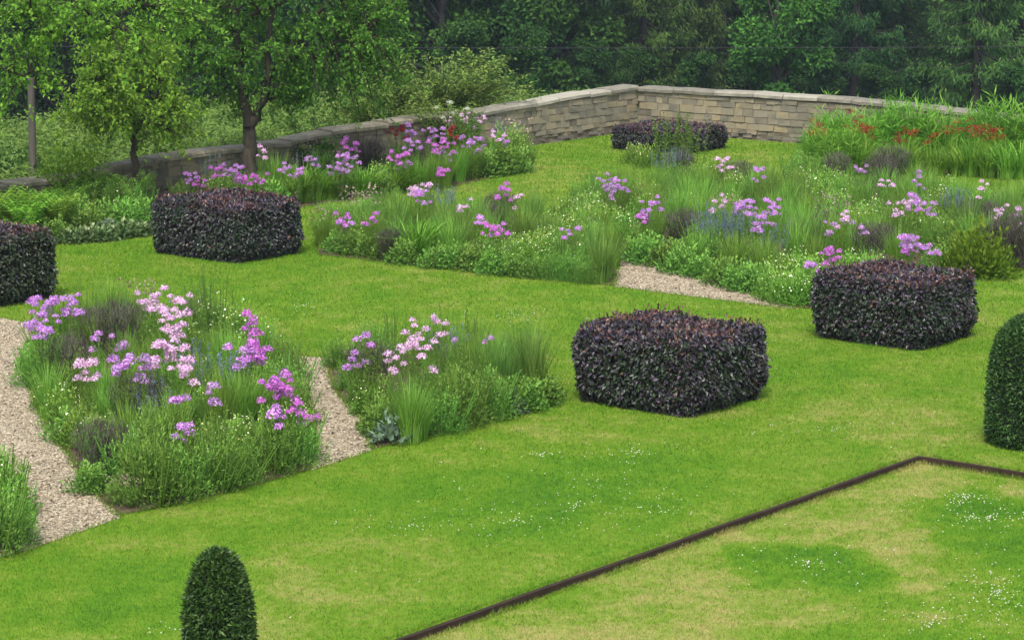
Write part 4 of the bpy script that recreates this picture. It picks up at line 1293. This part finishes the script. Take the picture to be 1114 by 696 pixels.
    ('leafy_mound', 'F', 540, 190, 1.3), ('leafy_mound', 'F', 558, 188, 1.3), ('leafy_mound', 'F', 525, 192, 1.2), ('upright_grass', 'F', 575, 186, .75), ('fine_grass', 'F', 500, 198, 1.1), ('fine_grass', 'F', 512, 194, 1.1), ('fine_grass', 'F', 485, 204, 1.0), ('fine_grass', 'F', 470, 206, 1.0), ('leafy_stem_plant', 'F', 500, 180, 1.0), ('leafy_stem_plant', 'F', 515, 178, 1.0), ('fine_grass', 'F', 455, 208, .9), ('leafy_mound', 'F', 415, 213, 1.0), ('fine_grass', 'F', 300, 214, 1.1), ('leafy_mound', 'F', 295, 226, 1.1),
    ('fern', 'H', 20, 250, 1.0), ('fern', 'H', 42, 256, 1.1), ('fern', 'H', 62, 256, 1.15), ('fern', 'H', 8, 244, .9), ('fern', 'H', 35, 244, .9), ('fern', 'H', 70, 248, .85), ('fern', 'H', -5, 258, 1.1), ('fern', 'H', 30, 262, 1.0),
    ('leafy_stem_plant', 'H', 110, 242, .7), ('leafy_stem_plant', 'H', 128, 240, .75), ('leafy_stem_plant', 'H', 98, 244, .65), ('leafy_mound', 'H', 92, 256, 1.2), ('leafy_mound', 'H', 112, 252, 1.2), ('leafy_mound', 'H', 135, 250, 1.1), ('leafy_mound', 'H', 152, 246, 1.1), ('leafy_stem_plant', 'H', 158, 238, .7), ('leafy_mound', 'H', 60, 262, .9), ('leafy_mound', 'H', 80, 250, 1.2), ('fine_bush', 'H', 145, 238, 1.2),
    ('edging_plant', 'H', 78, 264, 1.1), ('edging_plant', 'H', 92, 263, 1.1), ('edging_plant', 'H', 108, 262, 1.1), ('edging_plant', 'H', 124, 260, 1.1), ('edging_plant', 'H', 140, 257, 1.1), ('edging_plant', 'H', 155, 256, 1.0), ('daisy_clump', 'H', 132, 238, 1.2), ('silver_leaf_plant', 'H', 117, 256, .9),
    ('fine_bush', 'E', 5, 590, 1.0), ('fine_bush', 'E', -12, 600, 1.1), ('fine_bush', 'E', 0, 560, 1.1), ('daisy_clump', 'E', 4, 570, 1.0), ('fine_bush', 'E', -20, 560, 1.2), ('daisy_clump', 'E', -5, 540, .9),
]:
    plant(k, bed, G(u, v), *(sc or [1.0]))

# background planting between them
FILL = {'A': (.40, 40, [('fine_grass', .35, .85), ('wispy_plant', .25, .85), ('fine_bush', .25, .8), ('daisy_clump', .15, .9)]),
        'D': (.42, 14, [('fine_grass', .4, .8), ('wispy_plant', .3, .8), ('fine_bush', .3, .75)]),
        'B': (.44, 80, [('fine_grass', .45, .95), ('upright_grass', .2, .9), ('wispy_plant', .15, 1.0), ('daisy_clump', .1, 1.0), ('fine_bush', .1, .95)]),
        'C': (.50, 270, [('fine_grass', .46, 1.0), ('upright_grass', .14, .95), ('wispy_plant', .16, 1.0), ('daisy_clump', .12, 1.1), ('fine_bush', .08, 1.0), ('seed_head_plant', .04, 1.1)]),
        'F': (.50, 28, [('fine_bush', .5, .75), ('fine_grass', .3, .7), ('leafy_mound', .2, .9)]),
        'H': (.5, 10, [('leafy_mound', .6, 1.1), ('fern', .4, .9)]),
        'G': (.7, 10, [('fine_grass', .6, 1.1), ('strap_leaf_plant', .4, 1.2)])}
for bed, (dmin, nmax, mix) in FILL.items():
    Q = scatter_poly(BEDW[bed], 6000)
    have = [q['p'] for q in PLANTS if q['bed'] == bed]
    ct = 0
    cen = np.mean(np.array(BEDW[bed]), 0)
    for q in Q:
        q = cen + (q - cen) * .95
        if ct >= nmax:
            break
        if min((np.hypot(*(q - h)) for h in have), default=9) < dmin:
            continue
        i = R.choice(len(mix), p=[m[1] for m in mix])
        row = PX(q[0], q[1])[1]
        low = .62 if (bed == 'C' and row < 216) or (bed == 'B' and row < 250) else 1.0
        plant(mix[i][0], bed, q, mix[i][2] * low)
        have.append(q)
        ct += 1

# labels: look + bed, then rank in its row of that bed
BEDNAME = {'A': 'the bed between gravel paths', 'D': 'the small central bed', 'B': 'the long bed left of gravel', 'C': 'the big back border',
           'F': 'the mossy wall bed', 'G': 'the red flowered bed', 'H': 'the shady fern bed', 'E': 'the cut off corner bed'}
LOOK = {'phlox': '{} phlox', 'red_flower_clump': '{} flowers', 'bronze_fennel': 'dark bronze plume', 'fine_grass': 'fine green grass tuft', 'upright_grass': 'upright dark grass tuft', 'strap_leaf_plant': 'glossy strap leaf clump',
        'tall_grass': 'tall arching grass clump', 'leafy_mound': 'low leafy mound', 'fine_bush': 'feathery green bush', 'daisy_clump': 'cream daisy clump', 'blue_spike_plant': 'violet flower spikes', 'red_crocosmia': 'red crocosmia clump',
        'fern': 'bright fern', 'leafy_stem_plant': 'upright leafy stems', 'wispy_plant': 'wispy thin stems', 'edging_plant': 'pale edged low plant', 'silver_leaf_plant': 'grey leaved plant', 'yellow_green_bush': 'yellow green bush', 'seed_head_plant': 'dusty tan seed heads'}
CAT = {'phlox': 'phlox', 'red_flower_clump': 'flower', 'bronze_fennel': 'fennel', 'fine_grass': 'grass tuft', 'upright_grass': 'grass tuft', 'tall_grass': 'grass tuft', 'daisy_clump': 'daisy', 'fern': 'fern', 'red_crocosmia': 'crocosmia'}
ORD = ['first', 'second', 'third', 'fourth', 'fifth', 'sixth', 'seventh', 'eighth', 'ninth', 'tenth', 'eleventh', 'twelfth', 'thirteenth', 'fourteenth', 'fifteenth', 'sixteenth', 'seventeenth', 'eighteenth', 'nineteenth', 'twentieth']
by = {}
for q in PLANTS:
    by.setdefault((q['bed'], q['kind'], q['look']), []).append(q)
for (bed, kind, look), L in by.items():
    nm = LOOK[kind].format(look)
    rows = 1 if len(L) <= 7 else min(8, -(-len(L) // 9))
    L.sort(key=lambda q: -q['v'])
    rn = [''] if rows == 1 else ['front row'] + [ORD[i] + ' row' for i in range(1, rows - 1)] + ['back row']
    per = -(-len(L) // rows)
    for r in range(rows):
        row = sorted(L[r * per:(r + 1) * per], key=lambda q: q['u'])
        for i, q in enumerate(row):
            if len(L) == 1:
                lab = f'{nm} in {BEDNAME[bed]}'
            else:
                lab = f"{nm}, {ORD[min(i, 19)]} from left, {rn[r] + ', ' if rn[r] else 'in '}{BEDNAME[bed]}"
            tag(q['o'], lab, CAT.get(kind, 'plant'), f"{LOOK[kind].format('').strip()} plants in {BEDNAME[bed]}")

# ------------------------------------------------------------------ garden trees
def tree(name, label, base, limbs, crown, nend, leaf, lsize, droop, seed, bark='bark', cat='tree', twigs=5, perleaf=26, clump=.35, group=None):
    """limbs: polylines (with radii) in metres from the base; crown: ellipsoids filled with branch ends"""
    global R
    R = np.random.default_rng(seed)
    root = bpy.data.objects.new(name, None)
    COL.objects.link(root)
    root.location = base
    tag(root, label, cat, group)
    wood = MB()
    sk = []
    for pts, r0, r1 in limbs:
        pts = np.array(pts, float)
        k = np.linspace(0, 1, len(pts))
        kk = np.linspace(0, 1, len(pts) * 4)
        fine = np.stack([np.interp(kk, k, pts[:, j]) for j in range(3)], 1)
        fine[1:-1] += R.normal(0, .02, (len(fine) - 2, 3))
        tube(wood, fine, r0 + (r1 - r0) * kk, 9)
        sk.append(fine[len(fine) // 4:])
    sk = np.concatenate(sk)
    ends = []
    vol = np.array([c[3] * c[4] * c[5] for c in crown])
    for ci in R.choice(len(crown), nend, p=vol / vol.sum()):
        cx, cy, cz, rx, ry, rz = crown[ci]
        d = ball_dirs(1)[0]
        ends.append(np.array([cx, cy, cz]) + d * np.array([rx, ry, rz]) * R.uniform(.35, 1.0) ** .6)
    ends = np.array(ends)
    lf = MB()
    P, D, T = [], [], []
    for e in ends:
        i = np.argmin(np.linalg.norm((sk - e) * [1, 1, .8], axis=1) + .25 * np.maximum(sk[:, 2] - e[2], 0))
        a = sk[i]
        mid = (a + e) / 2 + np.array([0, 0, .12 * np.linalg.norm(e - a)]) + R.normal(0, .06, 3)
        k = np.linspace(0, 1, 6)[:, None]
        c = (1 - k) ** 2 * a + 2 * k * (1 - k) * mid + k ** 2 * e
        ln = np.linalg.norm(e - a)
        tube(wood, c, np.linspace(.012 + .012 * ln, .005, 6), 5)
        for _ in range(twigs):
            x = R.uniform(.45, 1)
            b = np.array([np.interp(x, k[:, 0], c[:, j]) for j in range(3)])
            dv = unit(unit(e - a) * .5 + R.normal(0, .75, 3) + np.array([0, 0, .1]))
            tl = R.uniform(.3, .6) * (clump / .35)
            q = np.linspace(0, 1, 4)[:, None]
            tw = b + dv * tl * q + np.array([0, 0, -droop]) * tl * q ** 2
            tube(wood, tw, [.005, .004, .003, .002], 3)
            m = perleaf
            x = R.uniform(.1, 1.05, m)
            pp = np.stack([np.interp(x, q[:, 0], tw[:, j]) for j in range(3)], 1) + R.normal(0, .035, (m, 3))
            P.append(pp)
            D.append(dv * .5 + R.normal(0, .7, (m, 3)) + np.array([0, 0, -.15 - droop * .4]))
            T.append(np.clip(R.normal(.5, .24, m) + R.normal(0, .08), 0, 1))
    P, D, T = np.concatenate(P), np.concatenate(D), np.concatenate(T)
    n = len(P)
    Ls = lsize * R.uniform(.65, 1.25, n)
    leaves(lf, P, D, R.normal(0, .5, (n, 3)) + np.array([0, 0, 1.0]), Ls, Ls * .56, T)
    link('trunk', wood.mesh('trunk', M[bark]), root)
    c = link('crown', lf.mesh('crown', M[leaf]), root)
    return root


def limb_px(base_uv, pts, pxm, depth=None):
    """photo column/row to metres from the tree's foot (x to the right, z up), with chosen depth offsets"""
    return [((u - base_uv[0]) / pxm, (depth[i] if depth else 0), (base_uv[1] - v) / pxm / CP) for i, (u, v) in enumerate(pts)]


p = on_t(272, 36.35)
b0 = PX(*p)
pm = FPX / (p[1] * CP + 4 * SP)
Lp = lambda pts, dep=None: limb_px((272, b0[1]), pts, pm, dep)
tree('garden_tree', 'big spreading green tree with forked trunk in front of the mossy wall', (*p, -.02), [
    (Lp([(272, b0[1] + 2), (272, 160), (272, 136)]), .155, .125),
    (Lp([(272, 137), (268, 104), (260, 82), (262, 55), (261, 27), (254, 0), (250, -40)], [0, 0, 0, .1, .1, .2, .2]), .11, .045),
    (Lp([(273, 137), (281, 126), (288, 109), (296, 82), (294, 55), (300, 20), (312, -40)], [0, -.05, -.1, -.2, -.3, -.3, -.2]), .10, .04),
    (Lp([(264, 34), (275, 18), (292, 11), (320, 0), (350, -10)], [.1, 0, -.1, -.2, -.3]), .055, .02),
    (Lp([(297, 76), (310, 66), (324, 60), (360, 48), (400, 40)], [-.2, -.25, -.3, -.4, -.5]), .06, .02),
    (Lp([(268, 100), (250, 84), (225, 70), (200, 50)], [0, -.1, -.3, -.4]), .05, .02),
    (Lp([(296, 82), (330, 30), (380, -10), (410, -40)], [-.2, .3, .6, .7]), .05, .02),
], [(.75, 0, 3.9, 2.55, 2.0, 2.3), (-.6, 0, 3.2, 1.35, 1.3, 1.9), (1.75, -.1, 2.55, 1.45, 1.2, 1.35), (-.95, -.1, 2.2, .7, .8, 1.0), (.75, .2, 2.3, 1.0, .8, .9), (2.6, 0, 3.4, 1.0, 1.0, 1.2)], 330, 'tree_leaf_dark', .09, .4, 41, twigs=5, perleaf=20)

p = on_t(148, 36.5)
b0 = PX(*p)
pm = FPX / (p[1] * CP + 4 * SP)
Lp = lambda pts, dep=None: limb_px((148, b0[1]), pts, pm, dep)
tree('garden_tree', 'small light green tree with a thin dark trunk beside the ferns', (*p, -.02), [
    (Lp([(148, b0[1] + 2), (149, 190), (147, 160), (146, 135)]), .085, .06),
    (Lp([(146, 138), (142, 110), (148, 80), (150, 50)]), .05, .02),
    (Lp([(147, 145), (160, 125), (172, 105), (180, 90)]), .04, .015),
    (Lp([(146, 142), (130, 125), (112, 110), (100, 100)]), .04, .015),
], [(0, 0, 2.0, 1.05, .9, .7), (-.1, 0, 2.6, .9, .8, .6), (.7, 0, 1.6, .7, .7, .5), (-.75, 0, 1.7, .65, .6, .5), (1.05, .1, 1.15, .4, .4, .45), (.2, 0, 3.1, .6, .6, .4)], 165, 'tree_leaf', .09, .15, 42, twigs=4, perleaf=18)

p = on_t(-45, 36.2)
b0 = PX(*p)
pm = FPX / (p[1] * CP + 4 * SP)
Lp = lambda pts, dep=None: limb_px((-45, b0[1]), pts, pm, dep)
tree('garden_tree', 'light green tree whose boughs hang in over the grey post at the left', (*p, -.02), [
    (Lp([(-45, b0[1] + 2), (-44, 150), (-40, 90)]), .17, .12),
    (Lp([(-42, 100), (-10, 66), (30, 82), (50, 76)], [0, 0, 0, 0]), .05, .02),
    (Lp([(-40, 92), (-20, 20), (30, -20), (90, -40), (150, -30)]), .10, .04),
    (Lp([(150, -30), (153, 2), (140, 21), (125, 42)]), .035, .015),
    (Lp([(90, -40), (102, 0), (108, 25)]), .04, .015),
    (Lp([(30, -20), (40, 10), (60, 40)]), .04, .015),
    (Lp([(-40, 90), (-60, 20), (-50, -60)]), .1, .05),
], [(.9, 0, 3.6, 1.3, 1.1, 1.1), (2.2, 0, 4.3, 1.6, 1.1, 1.0), (3.4, 0, 3.7, .9, .9, .8), (1.3, 0, 2.7, .6, .6, .4), (-1.0, 0, 4.2, 1.4, 1.4, 1.4), (.5, 0, 2.5, .9, .7, .6), (4.1, .1, 4.0, .7, .7, .9)], 250, 'tree_leaf', .09, .3, 43, twigs=4, perleaf=17)

# grey post behind the wall
R = np.random.default_rng(77)
p = G(35, 178)
z0 = float(terrain_z(p[0], p[1]))
mb = MB()
tube(mb, [(0, 0, -.3), (0.02, 0, 1.2), (.03, 0, 2.5)], [.085, .08, .075], 12)
tag(link('wooden_post', mb.mesh('wooden_post', M['post']), None, (p[0], p[1], z0)), 'grey weathered wooden post standing behind the mossy wall', 'post')

# cable across the valley
mb = MB()
xc = np.linspace(-40, 45, 40)
yc = 88.0
zc = CAMH - yc * (47 - VH) / FPX / 1.0 - .06
sag = ((xc - 2) / 42) ** 2 * .35
pts = np.stack([xc, np.full(40, yc), zc - .0 + sag], 1)
root = bpy.data.objects.new('overhead_cable', None)
COL.objects.link(root)
tag(root, 'thin dark cable strung across in front of the woodland', 'cable')
tube(mb, pts, .012, 5)
link('wire', mb.mesh('wire', M['cable']), root)
for x in (-40, 45):
    mb = MB()
    zt = float(terrain_z(x, yc))
    tube(mb, [(x, yc, zt - .5), (x, yc, zc + 1)], [.13, .1], 10)
    link('pole', mb.mesh('pole', M['post']), root)

# ------------------------------------------------------------------ shrubs on and beyond the wall
def shrub(name, label, p, z, f, w, leaf, cat='shrub', sc=1.0, flowers=None, fmat='white', rz=0):
    root = bpy.data.objects.new(name, None)
    COL.objects.link(root)
    root.location = (p[0], p[1], z)
    root.scale = (sc,) * 3
    root.rotation_euler = (0, 0, rz)
    tag(root, label, cat)
    link('foliage', f.mesh('foliage', M[leaf]), root)['kind'] = 'stuff'
    if w is not None:
        link('branches', w.mesh('branches', M['bark']), root)['kind'] = 'stuff'
    for q in (flowers if flowers is not None else []):
        link('flower_head', FLW[fmat], root, q, R.uniform(0, 6), R.uniform(.7, 1.1))
    return root


FLW = {'white': lib_truss().mesh('flower_head', M['white'])}
f, w = lib_arching(150, 2.75, 2.1, .12)
p = on_t(478, 38.9)
shrub('arching_shrub', 'light green shrub with long arching sprays beyond the wall', p, float(terrain_z(*p)), f, w, 'shrub')
f, w = lib_arching(90, 2.0, 1.6, .12)
p = on_t(425, 38.8)
shrub('arching_shrub', 'smaller light green arching shrub beyond the wall, nearer the big tree', p, float(terrain_z(*p)), f, w, 'shrub')
f, w = lib_arching(46, 1.28, .85, .075)
p = on_t(487, 36.75)
shrub('rose_bush', 'rose bush with a few pale blooms scrambling over the wall step', p, 0, f, w, 'shrub', 'rose', flowers=[(.05, -.3, 1.22), (-.25, -.3, 1.1), (.42, -.3, 1.08), (.1, -.45, 1.0), (.3, -.5, .95), (-.1, -.4, .9)])
f, w = lib_arching(44, .85, .5, .085)
p = on_t(346, 36.8)
shrub('ivy_climber', 'dark climber hanging over the wall where its coping changes', p, .0, f, w, 'tree_leaf_dark', 'climber')
f, w = lib_mound(.75, 1.15, 2800, .09, .05, .5), None
p = on_t(80, 36.9)
shrub('climbing_shrub', 'yellow green climber mounded over the mossy wall near the ferns', p, 0, f, w, 'yellow_shrub', 'climber')
f, w = lib_arching(40, .6, .6, .08)
p = on_t(104, 36.7)
shrub('climbing_shrub', 'dark green bush against the mossy wall by the small trunk', p, 0, f, w, 'tree_leaf_dark', 'shrub')
f = lib_mound(1.6, 1.0, 5000, .09, .05)
p = G(8, 165)
shrub('dark_bush', 'rounded dark green bush beyond the wall by the post', p, float(terrain_z(*p)), f, None, 'wood_a', 'shrub')
# small bushes along the far side of the wall
R = np.random.default_rng(78)
for (u, tt, h, lab, lf) in ((150, 38.6, 1.0, 'pale green bush over the wall right of the small trunk', 'lush'), (205, 38.8, 1.2, 'pale green bush over the wall between the two trunks', 'shrub'), (238, 39.2, 1.3, 'pale green bush over the wall just left of the forked trunk', 'lush'), (310, 38.8, 1.25, 'pale green bush over the wall right of the forked trunk', 'shrub'), (370, 38.8, 1.15, 'pale green bush over the wall behind the climber', 'lush'), (40, 38.8, .9, 'pale green bush over the wall at the foot of the post', 'lush'), (180, 41, 1.7, 'taller light bush behind the wall, farther back', 'lush'), (340, 41, 1.6, 'taller light bush behind the climber, farther back', 'shrub')):
    f, w = lib_arching(46, h, 1.0, .10)
    p = on_t(u, tt)
    shrub('wild_bush', lab, p, float(terrain_z(*p)), f, w, lf, 'shrub')
# reeds peeping over the right wall
for (u, lab) in ((905, 'grassy tuft showing over the right wall, leftmost of three'), (985, 'grassy mound showing over the right wall, middle of three'), (1040, 'grassy tuft showing over the right wall, rightmost of three')):
    lo = W(52.4, 0)
    best = min(np.linspace(20, 40, 400), key=lambda tt: abs(PX(*W(52.4, tt))[0] - u))
    p = W(52.4, best)
    root = bpy.data.objects.new('wild_grass', None)
    COL.objects.link(root)
    root.location = (p[0], p[1], float(terrain_z(*p)))
    tag(root, lab, 'grass tuft', 'grass tufts over the right wall')
    tg_ = lib_grass(1.2, 140, .022, .3, .9, .9, .5)
    tg_.merge(lib_mound(.9, 1.15, 1300, .26, .027, 0))
    link('blades', tg_.mesh('blades', M['tall_grass']), root)['kind'] = 'stuff'


def undergrowth():
    mb = MB()
    n = 15000
    Q = np.stack([R.uniform(-22, 3, n), R.uniform(50, 100, n)], 1)
    s, t = Q @ D1, Q @ D2
    ok = (t > 38.0) & (np.abs(Q[:, 0]) < .23 * Q[:, 1] + 2) & ((Q[:, 0] < .06 * Q[:, 1] - 6) | (R.random(n) < .3))
    Q = Q[ok]
    for (k, hh) in ((0, .35), (1, .7), (2, 1.0)):
        n = len(Q)
        hm = (.65 + .35 * np.sin(Q[:, 0] * 1.1 + Q[:, 1] * .35) * np.sin(Q[:, 1] * .6 - Q[:, 0] * .4))
        for _ in range(3):
            P = np.concatenate([Q + R.normal(0, .2, (n, 2)), (terrain_z(Q[:, 0], Q[:, 1]) + hh * hm * R.uniform(.7, 1.15, n))[:, None]], 1)
            D = R.normal(0, 1, (n, 3)) * [1, 1, .4] + [0, 0, .25]
            leaves(mb, P, D, R.normal(0, .4, (n, 3)) + [0, 0, 1], R.uniform(.10, .24, n), R.uniform(.05, .09, n), np.clip(R.normal(.25 + .25 * k, .22, n), 0, 1))
    tag(link('undergrowth', mb.mesh('undergrowth', M['lush'])), 'rank pale green herbage growing beyond the wall', 'undergrowth', kind='stuff')


undergrowth()

# ------------------------------------------------------------------ woodland across the valley
R = np.random.default_rng(99)


def wood_broad(h, r, nl, n, skirt):
    f, w = MB(), MB()
    tube(w, [(0, 0, -.5), (.1, 0, h * .3), (0, .1, h * .6), (.1, 0, h * .9)], [.2, .16, .11, .04], 8)
    for i in range(nl):
        a = R.uniform(0, 2 * PI)
        z = R.uniform(skirt, 1) * h
        q = r * (1 - ((z / h - .45) / .62) ** 2) ** .5 if abs(z / h - .45) < .6 else r * .3
        c = np.array([math.cos(a) * q * R.uniform(.45, .85), math.sin(a) * q * R.uniform(.45, .85), z])
        tube(w, [(0, 0, z * .6), c * .6 + [0, 0, z * .3], c], [.08, .05, .02], 5)
        rr = R.uniform(.75, 1.5) * r / 3.6
        m = n // nl
        d = ball_dirs(m)
        P = c + d * np.array([rr, rr, rr * .72]) * (R.random((m, 1)) ** .4) * R.uniform(.85, 1.15, (m, 1))
        leaves(f, P, d * .6 + R.normal(0, .6, (m, 3)) + [0, 0, -.25], R.normal(0, .45, (m, 3)) + d * .5 + [0, 0, .7], R.uniform(.18, .36, m), R.uniform(.12, .22, m), np.clip(R.normal(.5, .22, m) + R.normal(0, .1), 0, 1))
    return f, w


def wood_larch(h, r, tiers, per):
    f, w = MB(), MB()
    tube(w, [(0, 0, -.5), (0, 0, h * .5), (0, 0, h)], [.24, .16, .03], 8)
    for i in range(tiers):
        z = h * (.06 + .94 * (i / tiers)) + R.uniform(-.15, .15)
        k = int(R.integers(3, 6))
        for j in range(k):
            a = R.uniform(0, 2 * PI)
            ln = r * (1 - .85 * z / h) * R.uniform(.6, 1.15)
            c = np.linspace(0, 1, 7)
            pts = np.stack([math.cos(a) * ln * c, math.sin(a) * ln * c, z + ln * (-.12 * c - .22 * np.sin(c * PI) * .6 + .12 * c ** 3)], 1)
            tube(w, pts, .04 - .033 * c, 4)
            x = R.uniform(.15, 1.03, per)
            P = np.stack([np.interp(x, c, pts[:, q]) for q in range(3)], 1)
            hang = R.random(per) ** 1.6
            P += np.stack([R.normal(0, .16, per), R.normal(0, .16, per), -hang * .75 * (.4 + x * .7)], 1)
            D = np.stack([math.cos(a) * .4 + R.normal(0, .4, per), math.sin(a) * .4 + R.normal(0, .4, per), R.uniform(-1.2, -.1, per)], 1)
            leaves(f, P, D, R.normal(0, 1, (per, 3)), R.uniform(.18, .40, per), R.uniform(.05, .10, per), np.clip(R.normal(.6 - .35 * hang, .2), 0, 1))
    return f, w


WOOD = {}
WOOD['broad'] = [wood_broad(11, 3.6, 34, 15000, .12), wood_broad(9, 3.0, 28, 13000, .06), wood_broad(13, 4.2, 38, 17000, .2)]
WOOD['larch'] = [wood_larch(17, 3.4, 48, 130), wood_larch(15, 3.0, 44, 130), wood_larch(19, 3.8, 50, 135)]
WM = {}
for k, L in WOOD.items():
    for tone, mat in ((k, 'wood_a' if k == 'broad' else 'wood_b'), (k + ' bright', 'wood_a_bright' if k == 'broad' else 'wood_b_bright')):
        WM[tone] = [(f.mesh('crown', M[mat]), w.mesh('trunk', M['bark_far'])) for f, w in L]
fb, _ = wood_broad(6, 2.6, 24, 9000, .05)
WM['bush'] = [(fb.mesh('crown', M['wood_a']), w.mesh('trunk', M['bark_far']))]


def wood_tree(kind, var, u, depth, sc, label, group='woodland trees across the valley'):
    x = (u - 557) / FPX * depth
    root = bpy.data.objects.new('larch_tree' if 'larch' in kind else ('understorey_bush' if kind == 'bush' else 'broadleaf_tree'), None)
    COL.objects.link(root)
    root.location = (x, depth, float(terrain_z(x, depth)) - .1)
    root.rotation_euler = (0, 0, R.uniform(0, 2 * PI))
    root.scale = (sc, sc, sc)
    tag(root, label, 'tree' if kind != 'bush' else 'bush', group)
    cr, tr = WM[kind][var % len(WM[kind])]
    link('crown', cr, root)
    if kind != 'bush':
        link('trunk', tr, root)


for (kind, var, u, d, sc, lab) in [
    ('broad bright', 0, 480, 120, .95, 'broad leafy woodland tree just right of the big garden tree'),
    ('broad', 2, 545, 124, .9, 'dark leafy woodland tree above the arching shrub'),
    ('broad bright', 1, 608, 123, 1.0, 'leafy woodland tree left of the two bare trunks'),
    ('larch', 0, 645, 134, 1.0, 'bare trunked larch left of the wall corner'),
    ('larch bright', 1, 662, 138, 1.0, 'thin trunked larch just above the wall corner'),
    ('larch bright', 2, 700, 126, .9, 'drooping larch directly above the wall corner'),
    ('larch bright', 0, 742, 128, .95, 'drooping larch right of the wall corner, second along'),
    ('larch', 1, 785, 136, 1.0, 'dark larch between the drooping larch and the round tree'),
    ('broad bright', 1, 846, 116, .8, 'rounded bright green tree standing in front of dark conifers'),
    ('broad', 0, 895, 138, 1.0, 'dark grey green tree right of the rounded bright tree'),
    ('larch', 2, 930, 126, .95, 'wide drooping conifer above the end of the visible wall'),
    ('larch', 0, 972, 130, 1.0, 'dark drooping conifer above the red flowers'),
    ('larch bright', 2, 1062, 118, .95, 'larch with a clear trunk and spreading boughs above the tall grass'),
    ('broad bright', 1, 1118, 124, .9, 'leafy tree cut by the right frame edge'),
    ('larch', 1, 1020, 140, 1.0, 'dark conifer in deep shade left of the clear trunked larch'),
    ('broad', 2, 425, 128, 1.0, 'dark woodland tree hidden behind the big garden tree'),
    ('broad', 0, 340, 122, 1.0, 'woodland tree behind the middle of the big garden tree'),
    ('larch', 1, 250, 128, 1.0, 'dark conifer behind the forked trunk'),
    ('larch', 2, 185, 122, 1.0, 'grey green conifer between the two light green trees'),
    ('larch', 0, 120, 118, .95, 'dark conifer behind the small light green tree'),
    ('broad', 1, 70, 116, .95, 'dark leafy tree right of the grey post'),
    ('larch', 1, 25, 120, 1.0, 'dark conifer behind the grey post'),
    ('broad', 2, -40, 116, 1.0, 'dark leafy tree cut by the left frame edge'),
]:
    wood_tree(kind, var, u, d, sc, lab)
q = 0
for (d, step, off) in ((147, 62, 0), (158, 58, 30)):
    for u in range(-90 + off, 1240, step):
        k = 'broad' if (q * 7) % 5 < 3 else 'larch'
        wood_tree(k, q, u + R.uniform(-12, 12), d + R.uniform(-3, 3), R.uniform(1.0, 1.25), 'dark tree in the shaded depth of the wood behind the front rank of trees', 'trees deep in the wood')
        q += 1
for i, (u, d, sc) in enumerate(((505, 108, .5), (575, 112, .5), (640, 122, .5), (690, 118, .45), (760, 122, .45), (815, 124, .5), (890, 124, .5), (950, 118, .45), (1010, 122, .5), (1100, 116, .5))):
    wood_tree('bush', 0, u, d, sc, f'low dark bush at the foot of the wood, {ORD[i]} from left above the walls', 'bushes at the foot of the wood')

# ------------------------------------------------------------------ the air of the valley
hm, hnt, hout = new_mat('haze')
pv = hnt.nodes.new('ShaderNodeVolumePrincipled')
pv.inputs['Color'].default_value = (.66, .80, 1.0, 1)
pv.inputs['Density'].default_value = HAZE
pv.inputs['Anisotropy'].default_value = .2
hnt.links.new(pv.outputs[0], hout.inputs['Volume'])
mb = MB()
x0, x1, y0, y1, zz0, zz1 = -1600, 1600, -1000, 2600, -12, 62
box8(mb, [(x0, y0, zz0), (x1, y0, zz0), (x1, y1, zz0), (x0, y1, zz0), (x0, y0, zz1), (x1, y0, zz1), (x1, y1, zz1), (x0, y1, zz1)])
tag(link('haze', mb.mesh('haze', hm)), 'thin bluish air over the whole valley', 'haze', kind='stuff')

# ------------------------------------------------------------------ light, camera
world = bpy.data.worlds.new('World')
scene.world = world
world.use_nodes = True
nt = world.node_tree
bg = nt.nodes['Background']
sky = nt.nodes.new('ShaderNodeTexSky')
sky.sky_type = 'NISHITA'
sky.sun_disc = False
SUN_EL, SUN_AZ = math.radians(56), math.radians(-172)     # azimuth clockwise from +Y
sky.sun_elevation = SUN_EL
sky.sun_rotation = SUN_AZ
sky.dust_density = 3.0
sky.air_density = 1.0
grey = nt.nodes.new('ShaderNodeHueSaturation')
grey.inputs['Saturation'].default_value = .55
nt.links.new(sky.outputs[0], grey.inputs['Color'])
nt.links.new(grey.outputs[0], bg.inputs[0])
bg.inputs[1].default_value = .125
sun = bpy.data.lights.new('sun', 'SUN')
sun.energy = 1.5
sun.angle = math.radians(12)
sun.color = (1, .96, .89)
so = bpy.data.objects.new('sun', sun)
COL.objects.link(so)
so.rotation_euler = (math.radians(90) - SUN_EL, 0, PI - SUN_AZ)
so.location = (0, 0, 30)

cam = bpy.data.cameras.new('camera')
cam.sensor_width = 36
cam.lens = 36 * FPX / 1114
cam.clip_end = 5000
cam.clip_start = .5
co = bpy.data.objects.new('camera', cam)
COL.objects.link(co)
co.location = (0, 0, CAMH)
co.rotation_euler = (PI / 2 - PITCH, 0, 0)
scene.camera = co
vs = scene.view_settings
vs.view_transform = 'Standard'
vs.look = 'None'
vs.exposure = 1.4
vs.gamma = 1.0
vs.use_curve_mapping = False
scene.cycles.max_bounces = 6
scene.cycles.transparent_max_bounces = 4
scene.cycles.use_denoising = True
